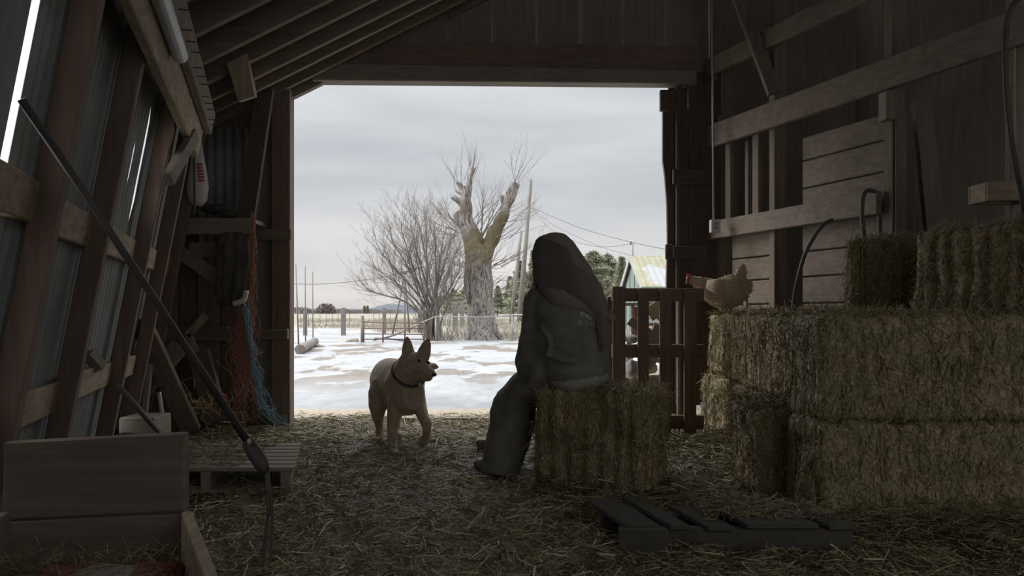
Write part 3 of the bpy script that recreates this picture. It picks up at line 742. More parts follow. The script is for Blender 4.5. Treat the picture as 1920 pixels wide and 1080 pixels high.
# ---------------------------------------------------------------- pallets, upright pallet, crate
def pallet_left():
    t = thing('pallet', (-1.6, 4.1, 0), 'old wooden pallet under loose hay on the left', 'pallet')
    x0, x1, y0, y1 = -2.02, -1.10, 3.74, 4.46
    sk = lambda y: -.17*(y-y0)/.72
    for k in range(7):
        y = y0+.105*k; mb = MB(); s = sk(y)
        mb.hexa([(x0+s, y, .108), (x1+s, y, .108), (x1+s, y+.082, .108), (x0+s, y+.082, .108), (x0+s, y, .128), (x1+s, y, .128), (x1+s, y+.082, .128), (x0+s, y+.082, .128)])
        bevel(mb.build('deck_board', 'dark_wood_x', t), .003)
    for xx in (x0+.02, (x0+x1)/2, x1-.06):
        mb = MB(); mb.hexa([(xx, y0, .018), (xx+.05, y0, .018), (xx+.05+sk(y1), y1, .018), (xx+sk(y1), y1, .018), (xx, y0, .107), (xx+.05, y0, .107), (xx+.05+sk(y1), y1, .107), (xx+sk(y1), y1, .107)]); mb.build('stringer', 'dark_wood_y', t)
    mb = MB(); mb.box(x0, x1, y0, y0+.09, 0, .018); mb.build('bottom_board', 'dark_wood_x', t)
    n = 1800; x = RNG.uniform(x0-.1, x1-.28, n); y = RNG.uniform(y0, y1, n); th = RNG.random(n)*6.3
    V, Q = blades(np.stack([x, y, .132+RNG.random(n)**2*.03], 1), np.stack([np.cos(th), np.sin(th), RNG.normal(0,.12,n)], 1), RNG.uniform(.02,.08,n), RNG.uniform(.0015,.004,n))
    tag(fast_mesh('loose_hay', V, Q, 'litter'), 'thin scatter of hay lying on the left pallet', 'hay', kind='stuff')
pallet_left()
def pallet_right():
    t = thing('pallet', (.9, 3.0, 0), 'dark broken pallet lying flat in front of the hay stack', 'pallet')
    d = Vector((-.08, .30, 0))
    for (xa, wd, ln, dz) in ((.43, .13, 1.35, 0), (.60, .07, 1.5, 0.0), (.74, .10, 1.05, -.005), (.89, .27, 1.0, 0.004), (1.20, .10, .9, 0)):
        mb = MB(); a = Vector((xa, 2.82, .082+dz)); b = a+d*ln; w = Vector((wd, 0, 0)); h = Vector((0, 0, .02))
        mb.hexa([a, a+w, b+w, b, a+h, a+w+h, b+w+h, b+h]); bevel(mb.build('deck_board', 'black_wood', t), .003)
    for y in (2.84, 3.04):
        mb = MB(); mb.box(.42-(y-2.82)*.27, 1.3-(y-2.82)*.27, y, y+.05, .0, .080); mb.build('stringer', 'black_wood', t)
    mb = MB(); mb.box(.40, .58, 2.775, 2.815, .0, .095); mb.build('end_block', 'black_wood', t)
pallet_right()
def upright_pallet():
    Y = 5.6
    t = thing('upright_pallet', W(1225, 588, Y)-Vector((0,0,.9)), 'brown slatted pallet standing upright in the right half of the doorway', 'pallet')
    def bx(nm, pa, pb, ya, yb, dy0, dy1, mat='red_wood_z'):
        a = W(pa, yb, Y); b = W(pb, ya, Y); mb = MB(); mb.box(a.x, b.x, Y+dy0, Y+dy1, max(0, a.z), b.z); return bevel(mb.build(nm, mat, t), .005)
    bx('slat', 1149, 1173, 537, 900, 0, .025); bx('slat', 1196, 1217, 541, 900, 0, .022); bx('slat', 1237, 1259, 541, 900, .0, .022); bx('slat', 1283, 1306, 545, 900, 0, .025)
    bx('rail', 1148, 1322, 540, 565, .026, .07, 'red_wood_x'); bx('rail', 1148, 1322, 646, 671, .026, .07, 'red_wood_x'); bx('rail', 1148, 1322, 780, 806, .026, .07, 'red_wood_x')
    bx('back_slat', 1141, 1152, 556, 900, .072, .09, 'old_wood_z'); bx('back_slat', 1274, 1280, 565, 900, .072, .095, 'pale_wood_z')
    Y2 = 5.7
    mb = MB(); a = W(1398, 600, 6.25); b = W(1430, 543, 6.25); mb.box(a.x, b.x, 6.25, 6.32, .0, b.z); tag(bevel(mb.build('stub_post', 'dark_wood_z'), .005), 'dark square post end just behind the hen', 'post')
upright_pallet()
def feed_crate():
    t = thing('feed_crate', (-1.25, 2.1, 0), 'large plank crate at the lower left corner, holding a feed sack', 'crate')
    a = W(5, 830, 2.2); b = W(346, 812, 2.2); c = W(346, 955, 2.2)
    for (z0, z1) in ((.325, .0), (.0, .0)):
        pass
    def pl(z0a, z0b, z1a, z1b, nm):
        mb = MB(); mb.hexa([(a.x, 2.2, z0a), (b.x, 2.2, z0b), (b.x, 2.235, z0b), (a.x, 2.235, z0a), (a.x, 2.2, z1a), (b.x, 2.2, z1b), (b.x, 2.235, z1b), (a.x, 2.235, z1a)]); bevel(mb.build(nm, 'crate_wood', t), .004)
    pl(.292, .317, a.z, b.z, 'back_board'); pl(.0, .0, .286, .311, 'back_board')
    p0 = Vector((b.x-.005, 2.19, 0)); p1 = Vector((-.655, 1.6, 0)); s = (p1-p0).normalized(); n = Vector((-s.y, s.x, 0))*-.03
    mb = MB(); mb.hexa([p0, p1, p1-n, p0-n]+[q+Vector((0,0,.318)) for q in (p0, p1, p1-n, p0-n)]); bevel(mb.build('side_board', 'pale_wood_y', t), .003)
    p0 = Vector((a.x+.0, 2.19, 0)); p1 = Vector((a.x+.1, 1.6, 0))
    mb = MB(); mb.hexa([p0, p1, p1+Vector((.03,0,0)), p0+Vector((.03,0,0))]+[q+Vector((0,0,.318)) for q in (p0, p1, p1+Vector((.03,0,0)), p0+Vector((.03,0,0)))]); bevel(mb.build('side_board', 'dark_wood_y', t), .003)
    # feed sack inside
    s = thing('feed_sack', (-1.12, 1.98, 0), 'red and white feed sack lying in the plank crate', 'sack')
    def pill(x0, x1, nm, mat):
        vs = []; fs = []; n = 16; m = 8
        for i in range(m+1):
            x = x0+(x1-x0)*i/m
            for k in range(n):
                th = 2*math.pi*k/n; w = .8 if (x < -1.24 or x > -.88) else 1
                vs.append((x+.012*noise.noise(Vector((x*9, k, 1))), 1.99+.14*w*math.cos(th)+.01*noise.noise(Vector((x*12, k*.7, 5))), .115+.11*w*math.sin(th)*(1+.25*noise.noise(Vector((x*10, th*2, 0))))))
        for i in range(m):
            for k in range(n): fs.append((i*n+k, i*n+(k+1) % n, (i+1)*n+(k+1) % n, (i+1)*n+k))
        fs.append(tuple(range(n-1, -1, -1))); fs.append(tuple(range(m*n, m*n+n)))
        mb = MB(); mb.add(vs, fs); mb.build(nm, mat, s, smooth=True)
    pill(-1.23, -1.155, 'red_end', 'sack_red'); pill(-1.155, -.995, 'white_panel', 'sack_white'); pill(-.995, -.91, 'red_end', 'sack_red')
    # straws poking up over the crate
    n = 500; x = RNG.uniform(-1.4, -.8, n); y = RNG.uniform(1.7, 2.15, n); th = RNG.random(n)*6.3
    V, Q = blades(np.stack([x, y, .22+RNG.random(n)*.02], 1), np.stack([np.cos(th), np.sin(th), RNG.normal(0,.5,n)], 1), RNG.uniform(.03,.12,n), RNG.uniform(.0012,.003,n))
    tag(fast_mesh('loose_hay', V, Q, 'litter'), 'loose stalks of hay around the feed sack in the crate', 'hay', kind='stuff')
feed_crate()
def junk_left():
    # long leaning pole with fitting and cords
    t = thing('lever_pole', W(500, 1060, 2.67), 'long dark pole slanting from the leaning wall down across the pallet', 'pole')
    top = W(40, 186, 2.12); a = W(250, 500, 2.4); b = W(463, 826, 2.7)
    mb = MB(); mb.tube([top, a, b], [.012, .012, .014], 10); mb.build('shaft', 'dark_iron', t, smooth=True)
    mb = MB(); mb.tube([b, W(478, 850, 2.7), W(489, 868, 2.68), W(498, 885, 2.67)], [(.022,.016), (.030,.02), (.028,.02), (.016,.014)], 12); mb.build('end_fitting', 'dark_iron', t, smooth=True)
    mb = MB(); mb.ball(W(467, 828, 2.68), (.009, .008, .012)); mb.build('pin', 'galvanised', t, smooth=True)
    for (x1, x2, x3, r) in ((500, 503, 494, .007), (503, 510, 508, .005)):
        mb = MB(); z = [W(x1, 885, 2.67), W(x2, 960, 2.67), W(x3, 1040, 2.67), W(x3-3, 1062, 2.66)]; mb.tube(catmull(z, 6), r, 7); mb.build('hanging_cord', 'black_rubber', t, smooth=True)
    def plank(nm, p, q, w, h, mat, label, cat='plank', side=(0,1,0)):
        mb = MB(); mb.bar(p, q, w, h, side); return tag(bevel(mb.build(nm, mat), .004), label, cat)
    plank('plank', W(262, 600, 5.0), W(358, 806, 5.45), .045, .14, 'old_wood_z', 'thick notched plank leaning behind the crate, lit along one edge')
    plank('plank', W(372, 660, 5.85), W(408, 790, 5.7), .05, .17, 'red_wood_z', 'wide reddish board leaning in the front corner')
    plank('plank', W(385, 700, 5.75), W(412, 760, 5.7), .015, .02, 'pale_wood_z', 'thin pale lath standing in the front corner')
    plank('plank', W(386, 590, 5.9), W(352, 630, 5.9), .03, .06, 'pale_wood_z', 'short pale stick crossing in front of the dark boards')
    plank('plank', W(353, 626, 5.9), W(371, 664, 5.9), .03, .05, 'pale_wood_z', 'short pale stick slanting down from the crossing stick')
    plank('plank', W(338, 648, 5.5), W(255, 745, 5.3), .04, .13, 'old_wood_z', 'broad board crossing behind the notched plank')
    plank('plank', W(281, 682, 5.1), W(268, 800, 5.1), .03, .04, 'grey_wood', 'narrow grey stick standing near the wall stud')
    mb = MB(); mb.tube([W(220, 722, 3.9), W(300, 812, 4.5)], .016, 10); tag(mb.build('bar', 'pole_wood', smooth=True), 'round wooden bar slanting behind the top of the crate', 'bar')
    mb = MB(); mb.tube(catmull([W(298, 735, 5.0), W(303, 770, 5.0), W(308, 800, 5.0), W(312, 815, 5.0)], 5), .014, 10); tag(mb.build('pipe', 'galvanised', smooth=True), 'bent grey pipe standing behind the round bar', 'pipe')
    mb = MB(); a = W(222, 822, 4.7); b = W(288, 783, 4.7); mb.box(a.x, b.x, 4.7, 4.95, 0, b.z); tag(bevel(mb.build('wooden_box', 'dark_wood_x'), .01), 'low wooden box on the floor behind the crate', 'box')
    mb = MB(); mb.tube(catmull([W(200, 835, 4.2), W(225, 817, 4.25), W(250, 816, 4.3), W(268, 826, 4.3)], 6), .013, 8); tag(mb.build('hose', 'black_rubber', smooth=True), 'black hose curving over the floor behind the crate', 'hose')
    mb = MB(); mb.bar(W(165, 662, 3.7), W(190, 690, 3.75), .05, .05); tag(mb.build('wood_block', 'dark_wood_z'), 'dark wood block wedged between two wall studs', 'block')
    # shelf
    t = thing('wall_shelf', W(380, 440, 5.7), 'dark wooden shelf on a diagonal brace left of the doorway', 'shelf')
    a = W(290, 440, 5.7); b = W(474, 410, 5.7); mb = MB(); mb.box(a.x, b.x, 5.68, 6.0, b.z-.03, b.z); mb.build('shelf_board', 'dark_wood_x', t)
    mb = MB(); mb.box(a.x, b.x, 5.66, 5.68, a.z, b.z); mb.build('front_board', 'dark_wood_x', t)
    mb = MB(); mb.bar(W(318, 458, 5.8), W(412, 525, 5.8), .04, .10, (0,1,0)); mb.build('brace', 'dark_wood_x', t)
    mb = MB(); a = W(357, 482, 5.95); b = W(418, 455, 5.95); mb.box(a.x, b.x, 5.93, 5.97, a.z, b.z); mb.build('cross_board', 'pale_wood_x', t)
    # leaning post that carries the twine
    mb = MB(); mb.bar(W(498, 165, 5.85), W(440, 560, 5.75), .13, .05, (1,0,0)); tag(mb.build('plank', 'deep_brown_wood_z'), 'dark plank leaning from the rafters beside the twine', 'plank')
    # dark jacket
    mb = MB(); J = [(440, 436, .05), (440, 444, .10), (439, 460, .115), (438, 480, .118), (437, 500, .12), (436, 520, .118), (435, 540, .112), (433, 556, .10), (432, 566, .088), (432, 570, .07)]
    mb.tube([W(a, b, 5.61) for a, b, r in J], [(r, r*.42) for a, b, r in J], 48, up=(1,0,0))
    for i, v in enumerate(mb.v):
        k = i % 48; f = .012*math.sin(k*2*math.pi/48*9+v.z*3)+.008*math.sin(k*2*math.pi/48*4+v.z*9); c_ = W(437, 500, 5.61); d_ = Vector((v.x-c_.x, v.y-c_.y, 0)); d_.normalize(); v += d_*f+Vector((.02*noise.noise(v*9), 0, .05*noise.noise(Vector((k*.5, 0, 2))) if v.z < 1.15 else 0))
    o = mb.build('jacket', 'dark_cloth', smooth=True); tag(o, 'dark jacket hanging under the shelf beside the twine', 'jacket')
    mb = MB(); mb.tube(catmull([W(438, 570, 5.55), W(450, 566, 5.55), W(458, 560, 5.55), W(462, 545, 5.55)], 4), [.02]*13, 8); tag(mb.build('rag', 'white_sack', smooth=True), 'pale rag tucked at the hem of the dark jacket', 'rag')
    # hanging white sack
    t = thing('hanging_sack', W(370, 385, 5.6), 'white feed sack hanging by its neck from the rafters, red print', 'sack')
    c = [W(367, 222, 5.6), W(369, 250, 5.6), W(370, 285, 5.6), W(371, 320, 5.6), W(371, 350, 5.6), W(371, 375, 5.6), W(370, 386, 5.6)]
    mb = MB(); mb.tube(c, [(.012,.012), (.02,.02), (.045,.035), (.065,.05), (.082,.07), (.07,.06), (.03,.03)], 22, up=(1,0,0))
    mb.v = [v+Vector((noise.noise(v*14), noise.noise(v*14+Vector((9,0,0))), 0))*.014 for v in mb.v]; mb.build('bag', 'white_sack', t, smooth=True)
    mb = MB()
    for k in range(6):
        p = W(374+k*.6, 308+6*k, 5.53); mb.box(p.x-.015, p.x+.028, p.y-.012, p.y-.004, p.z-.009, p.z+.004)
    mb.build('red_print', 'red_print', t)
    mb = MB(); mb.tube([W(362, 200, 5.45), W(364, 300, 5.45), W(365, 400, 5.45)], .010, 6); tag(mb.build('iron_rod', 'dark_iron'), 'thin dark rod hanging in front of the white sack', 'rod')
    # coil of wire
    mb = MB()
    for k in range(4):
        cx = 326+3*k; pts = [W(cx+5*math.sin(a)+0, 306+22*math.cos(a), 5.3+.004*k) for a in [j*math.pi/10 for j in range(21)]]; mb.tube(pts, .004, 6)
    tag(mb.build('wire_coil', 'galvanised', smooth=True), 'loops of grey wire hanging on the wall left of the white sack', 'wire')
    mb = MB(); mb.tube([W(322, 320, 5.2), W(300, 400, 5.2)], .008, 7); tag(mb.build('iron_rod', 'galvanised'), 'thin grey rod slanting below the wire loops', 'rod')
    # black bundle on the shelf
    mb = MB(); mb.ball(W(408, 392, 5.8), (.12, .08, .04), 16, 8); mb.ball(W(430, 402, 5.82), (.07, .07, .035)); mb.v = [v+Vector((1,1,1))*.015*noise.noise(v*15) for v in mb.v]; tag(mb.build('tarp_bundle', 'dark_cloth', smooth=True), 'crumpled black bundle on the shelf under the white sack', 'bundle')
    # twine
    def twine(name, mat, label, specs, n):
        mb = MB()
        for i in range(n):
            P = []; sx = random.gauss(0, 1); st0 = random.choice([0, 0, 0, 1, 2])
            for (px, py, sp, Y) in specs[st0:]:
                for h in (0, .5):
                    P.append(W(px+sx*sp*.9+random.gauss(0, sp*.8), py+h*42*(1 if py < specs[-1][1]-45 else 0)+random.uniform(-12, 12), Y+random.uniform(-.04, .04)))
            cut = random.choice([len(P), len(P), len(P)-3, max(4, len(P)-6)])
            mb.tube(catmull(P[:cut], 4), .0012+random.random()*.0010, 4, cap=False)
        # loops and knots that stand out of the bundle
        for i in range(n//3):
            px, py, sp, Y = random.choice(specs[3:]); c = W(px, py, Y-.02); r = random.uniform(.02, .06)
            mb.tube(catmull([c+Vector((r*math.cos(q)*random.uniform(.6, 1.3)+random.gauss(0, .01), random.gauss(0, .01), r*1.4*math.sin(q)*random.uniform(.6, 1.3))) for q in [j*1.1 for j in range(6)]], 4), .0014, 4, cap=False)
        return tag(mb.build(name, mat), label, 'twine')
    twine('red_baling_twine', 'red_twine', 'bundle of red baling twine hanging from the post left of the doorway',
          [(474, 408, 2, 5.7), (472, 450, 4, 5.68), (468, 500, 5, 5.66), (462, 560, 7, 5.64), (460, 610, 9, 5.62), (455, 650, 12, 5.6), (456, 700, 8, 5.6), (456, 745, 10, 5.6), (455, 785, 14, 5.6)], 70)
    twine('blue_baling_twine', 'blue_twine', 'light blue baling twine trailing from the red bundle to the floor by the door post',
          [(459, 545, 2, 5.6), (464, 580, 4, 5.58), (470, 620, 4, 5.58), (477, 660, 4, 5.6), (486, 700, 5, 5.62), (497, 740, 7, 5.66), (508, 770, 7, 5.72), (528, 795, 7, 5.85)], 26)
    mb = MB(); mb.tube(catmull([W(465, 712, 5.7), W(490, 750, 5.7), W(512, 797, 5.8)], 4), .009, 7); tag(mb.build('stick', 'pole_wood', smooth=True), 'thin stick leaning among the blue twine', 'stick')
    mb = MB(); mb.tube([W(412, 738, 5.9), W(412, 742, 5.9), W(416, 770, 5.9)], [.035, .055, .05], 16); tag(mb.build('bucket', 'red_bucket', smooth=True), 'small red bucket in the corner behind the lath', 'bucket')
    mb = MB()
    for i in range(46):
        c = W(random.gauss(385, 28), random.uniform(730, 785), 5.6+random.uniform(-.1, .1)); P = [c]
        for k in range(5): P.append(P[-1]+Vector((random.gauss(0, .04), random.gauss(0, .02), random.gauss(0, .04))))
        mb.tube(catmull(P, 3), .0025, 4, cap=False)
    tag(mb.build('wire_tangle', 'twine_pale'), 'tangle of pale wire and old twine in the front corner', 'wire')
    # small stone/timber by the person
    mb = MB(); a = W(893, 845, 4.95); mb.box(a.x, a.x+.12, 4.9, 5.05, 0, .07); tag(bevel(mb.build('wood_block', 'dark_wood_x'), .01), 'short wood block on the floor left of the seated person', 'block')
junk_left()

# ---------------------------------------------------------------- firewood and junk behind the upright pallet
def junk_right():
    specs = [((1170, 672), (1215, 640), .05, 'firewood', 'round log lying on the pile behind the upright pallet', 7.0), ((1218, 622), (1250, 600), .045, 'firewood', 'split log high on the pile behind the upright pallet', 7.1),
             ((1262, 640), (1280, 590), .04, 'dark_wood_z', 'dark board leaning on the pile behind the upright pallet', 7.0), ((1180, 700), (1225, 690), .05, 'firewood', 'low log under the pile behind the upright pallet', 6.9)]
    for (a, b, r, mat, lab, Y) in specs:
        mb = MB(); mb.tube([W(*a, Y), W(*b, Y+.25)], r, 12); tag(mb.build('log', mat, smooth=False), lab, 'log')
    mb = MB(); mb.bar(W(1216, 590, 7.0), W(1240, 575, 7.0), .02, .14, (0,1,0)); mb.bar(W(1228, 580, 7.01), W(1242, 602, 7.01), .02, .06, (0,1,0)); tag(mb.build('board_scrap', 'pale_wood_x'), 'pale broken board on top of the pile', 'board')
    for (px, py, rx, rz, Y, mat, nm, lab) in ((1188, 634, .09, .035, 6.95, 'junk_white', 'paper_sack', 'crumpled white sack on the pile, seen between two slats'), (1222, 606, .08, .03, 7.2, 'junk_white', 'paper_sack', 'flat white sack under the pale broken board'),
                                              (1186, 690, .06, .09, 6.9, 'junk_white', 'paper_sack', 'white bag low on the pile near the seated person'), (1232, 672, .07, .04, 7.1, 'junk_white', 'paper_sack', 'small white bag between the lower slats'), (1262, 655, .11, .10, 7.2, 'dark_cloth', 'tarp_bundle', 'dark crumpled tarp at the right of the pile')):
        mb = MB(); mb.ball(W(px, py, Y), (rx, .08, rz), 16, 10); mb.v = [v+Vector((noise.noise(v*18), noise.noise(v*18+Vector((3,3,3))), noise.noise(v*18+Vector((7,1,2)))))*.03 for v in mb.v]; tag(mb.build(nm, mat, smooth=True), lab, 'sack' if nm == 'paper_sack' else 'tarp')
    for (p, q, w, mat, lab) in (((1262, 566), (1268, 720), .17, 'dark_wood_z', 'wide dark board standing at the right of the junk pile'), ((1236, 610), (1210, 690), .10, 'old_wood_z', 'brown board leaning left on the junk pile'), ((1172, 650), (1232, 676), .10, 'dark_wood_x', 'dark plank lying across the front of the junk pile'), ((1180, 600), (1236, 640), .09, 'red_wood_x', 'reddish plank slanting over the junk pile')):
        mb = MB(); mb.bar(W(*p, 6.98), W(*q, 6.96), w, .025, (1,0,0) if abs(p[0]-q[0]) < 30 else (0,0,1)); tag(bevel(mb.build('plank', mat), .003), lab, 'plank')
    mb = MB(); a = W(1150, 700, 7.1); b = W(1300, 640, 7.1); 
    mb.box(a.x, b.x, 7.1, 7.5, 0, a.z-.02); tag(bevel(mb.build('pile_base', 'dark_wood_x'), .02), 'dark low timber platform that carries the junk pile', 'platform')
    mb = MB(); mb.bar(W(1186, 640, 7.5), W(1186, 572, 7.5), .03, .03); mb.bar(W(1160, 571, 7.5), W(1300, 569, 7.5), .03, .03); mb.bar(W(1192, 640, 7.52), W(1192, 575, 7.52), .05, .03); tag(mb.build('window_frame', 'red_wood_z'), 'old dark window frame standing in the pile', 'frame')
junk_right()

# ---------------------------------------------------------------- outdoors: trees
def twig(mb, p, d, ln, r, depth, spread=.5, up=.15, nseg=4, kids=3, rnd=random):
    pts = [p.copy()]; rad = [r]; q = p.copy(); dd = d.normalized()
    for k in range(nseg):
        dd = (dd+Vector((rnd.gauss(0, .13), rnd.gauss(0, .13), rnd.gauss(0, .10)+up*.25))).normalized()
        q = q+dd*ln/nseg; pts.append(q.copy()); rad.append(max(.0022, r*(1-.75*(k+1)/nseg)))
        if depth > 0 and k >= 1:
            for _ in range(kids if rnd.random() < .8 else 1):
                s = Vector((rnd.gauss(0, 1), rnd.gauss(0, 1), rnd.gauss(0, .6))).normalized()
                twig(mb, q, (dd+s*spread+Vector((0,0,up))).normalized(), ln*rnd.uniform(.32, .6), rad[-1]*.65, depth-1, spread, up, 3, kids, rnd)
    mb.tube(pts, rad, 5 if r > .012 else 3, cap=False)
def old_tree():
    Y = 25.7; rnd = random.Random(3)
    base = W(904, 637, Y)
    t = thing('pollarded_tree', (base.x, Y, 0), 'big old pollarded tree with sawn-off limbs behind the wire fence', 'tree')
    mb = MB()
    def limb(pts, n=18, sub=4, gn=.22):
        P = [W(a, b, Y+(dy if len(q) else 0)) for a, b, *q in [(u[0], u[1]) for u in pts] for dy in (0,)]
        P = [W(u[0], u[1], Y+(u[3] if len(u) > 3 else 0)) for u in pts]; R = [u[2]*Y/F for u in pts]
        C = catmull(P, sub); RR = []
        for i in range(len(pts)-1):
            for j in range(sub): RR.append(R[i]+(R[i+1]-R[i])*j/sub)
        RR.append(R[-1]); mb.tube(C, RR, n)
    limb([(906, 646, 37), (904, 632, 32), (903, 610, 27), (900, 580, 25), (898, 545, 25), (896, 510, 25), (896, 480, 24), (898, 458, 18)])
    limb([(892, 475, 20), (886, 450, 18), (878, 432, 15, .1), (869, 416, 12, .2), (857, 398, 8.5, .2)])
    limb([(895, 460, 15), (887, 440, 13), (879, 418, 11.5), (875, 395, 11), (873, 370, 10), (874, 350, 8)])
    limb([(874, 380, 8), (880, 352, 6.5), (884, 330, 5), (888, 314, 4)])
    limb([(873, 362, 6), (864, 348, 4.5), (856, 340, 3)], 10); limb([(870, 385, 6), (860, 376, 5), (848, 368, 4.5)], 10); limb([(868, 372, 4), (862, 364, 2.5), (853, 355, 2)], 8)
    limb([(902, 482, 19), (917, 458, 14.5, .1), (928, 435, 13, .2), (939, 412, 12, .3), (950, 385, 10.5, .3), (960, 360, 9, .3), (966, 343, 8.5, .3)])
    limb([(941, 408, 6, .3), (942, 388, 4.2, .3), (942, 366, 3.8, .3)], 10)
    # dead bark slab and root flare
    limb([(878, 500, 6, -.3), (875, 540, 4, -.35), (877, 570, 2.5, -.35)], 8)
    limb([(925, 600, 5, -.3), (932, 622, 5, -.3), (943, 640, 4, -.3)], 8); limb([(886, 610, 6, -.3), (878, 632, 6, -.35), (872, 642, 4, -.35)], 8)
    mb.v = [v+Vector((noise.noise(v*2.3), noise.noise(v*2.3+Vector((5,0,0))), 0))*.07+Vector((noise.noise(Vector((v.x*8, v.y*8, v.z*1.6))), noise.noise(Vector((v.x*8+4, v.y*8, v.z*1.6))), 0))*.05 for v in mb.v]
    mb.build('trunk', 'bark', t, smooth=True)
    tw = MB()
    def shoot(px, py, dx, dz, ln, r, depth, n, sp=.35, jit=6):
        for _ in range(n): twig(tw, W(px+rnd.gauss(0, jit), py+rnd.gauss(0, jit), Y+rnd.gauss(0, .15)), Vector((dx+rnd.gauss(0, .25), rnd.gauss(0, .3), dz)), ln*rnd.uniform(.7, 1.2), r, depth, sp, .12, 5, 2, rnd)
    shoot(880, 340, 0, 1, 1.2, .012, 1, 9, .3); shoot(862, 355, -.35, 1, 1.2, .012, 1, 5, .3); shoot(968, 348, .1, 1, 1.1, .012, 1, 6, .3, 3)
    shoot(900, 445, .35, 1, 1.7, .03, 2, 3, .4, 4); shoot(893, 430, .2, 1, 1.2, .02, 2, 6, .4, 8)
    shoot(862, 425, -1, .6, 1.2, .018, 2, 7, .5, 5); shoot(858, 440, -1, .1, .9, .015, 2, 4, .5, 5)
    shoot(925, 500, 1, .5, 1.3, .018, 2, 7, .5, 8); shoot(935, 440, 1, .5, 1.0, .015, 2, 6, .5, 8); shoot(960, 400, 1, .5, .9, .012, 1, 6, .4, 10)
    shoot(915, 550, 1, .15, 1.1, .014, 2, 5, .5, 8); shoot(890, 500, -.6, .3, .9, .012, 1, 8, .5, 10); shoot(905, 520, .3, .1, .9, .012, 1, 8, .6, 14)
    # hanging arcs across the trunk
    for _ in range(16):
        a = W(rnd.uniform(870, 925), rnd.uniform(455, 540), Y-.5); 
        P = [a]; dx = rnd.choice([-1, 1])
        for k in range(6): P.append(P[-1]+Vector((dx*.14, -.02, -.10+.045*k)))
        tw.tube(catmull(P, 3), .008, 4, cap=False)
    tw.build('twigs', 'branch', t)
old_tree()
def shrub():
    rnd = random.Random(11); Y = 24.8
    base = W(812, 640, Y); t = thing('bare_shrub', (base.x, Y, 0), 'wide bare many-stemmed shrub left of the pollarded tree', 'shrub')
    mb = MB(); targets = [(700, 500), (690, 545), (712, 470), (735, 450), (752, 430), (770, 425), (786, 420), (800, 428), (815, 425), (832, 440), (845, 450), (856, 470), (862, 505), (850, 540), (760, 470), (825, 480), (735, 520), (780, 480)]
    for (tx, ty) in targets:
        b = W(rnd.uniform(800, 824), 640, Y+rnd.uniform(-.2, .2)); b.z = 0
        e = W(tx, ty, Y+rnd.uniform(-1.2, 1.2)); mid = b.lerp(e, .45)+Vector((0, 0, .22*abs(e.x-b.x)+.1)); q1 = b.lerp(mid, .5)+Vector(((e.x-b.x)*-.08, 0, .12))
        C = catmull([b, q1, mid, b.lerp(e, .75)+Vector((0,0,.12*abs(e.x-b.x))), e], 4); n = len(C)
        mb.tube(C, [.042*(1-.85*i/n)+.004 for i in range(n)], 6, cap=False)
        for i in range(4, n):
            d = (C[min(i+1, n-1)]-C[i-1]).normalized()
            for _ in range(2 if i > 7 else 1):
                s = Vector((rnd.gauss(0, 1), rnd.gauss(0, .8), rnd.gauss(0, .6))).normalized()
                twig(mb, C[i], d+s*.6, rnd.uniform(.5, 1.0), .011, 2, .5, .2, 4, 2, rnd)
    mb.build('branches', 'shrub_branch', t)
    # young upright suckers round the base
    s = MB()
    for k in range(26):
        b = W(rnd.uniform(792, 850), 640, Y+rnd.uniform(-.3, .3)); b.z = 0; twig(s, b, Vector((rnd.gauss(0, .25), 0, 1)), rnd.uniform(1.0, 2.2), .012, 1, .4, .2, 5, 1, rnd)
    s.build('suckers', 'shrub_branch', t)
shrub()
def conifer(px, pb, pt, Y, wpx, label, seed, kind='round'):
    rnd = np.random.default_rng(seed); x = (px-960)*Y/F; zb = gz(x, Y); H = CH+(HZ-pt)*Y/F-zb; R = wpx/2*Y/F*1.75
    t = thing('conifer_tree', (x, Y, zb), label, 'tree', 'evergreens beyond the field fence')
    mb = MB(); mb.tube([(x, Y, zb), (x, Y, zb+H*.5), (x, Y, zb+H*.93)], [H*.03, H*.018, .02], 8); mb.build('trunk', 'conifer_bark', t, smooth=True)
    # foliage: layered drooping sprays
    n = 5200; h = rnd.random(n)**.9; prof = (np.sqrt(np.clip(1-h, 0, 1))*.85+.15*(1-h)) if kind == 'round' else (1-h)*.95+.03
    prof = prof*(.8+.2*np.sin(h*34+seed)); th = rnd.random(n)*2*math.pi; lob = 1+.18*np.sin(th*3+seed)+.12*np.sin(th*5+h*9)
    rr = R*prof*lob*(.45+.55*rnd.random(n)**.5)
    P = np.stack([rr*np.cos(th), rr*np.sin(th), .06*H+h*H*.95], 1)
    D = np.stack([np.cos(th)+rnd.normal(0,.5,n), np.sin(th)+rnd.normal(0,.5,n), rnd.normal(.25,.4,n)], 1)
    D /= np.linalg.norm(D, axis=1, keepdims=True); S = np.cross(D, rnd.normal(size=(n,3))); S /= np.linalg.norm(S, axis=1, keepdims=True)
    ln = rnd.uniform(.03, .085, n)[:,None]*H*.9; w = ln*.22
    V = np.stack([P-D*ln*.4, P+S*w, P+D*ln, P-S*w], 1).reshape(-1, 3); b = np.arange(n)[:,None]*4
    fast_mesh('foliage', V, b+np.array([0,1,2,3]), 'conifer_green', t)
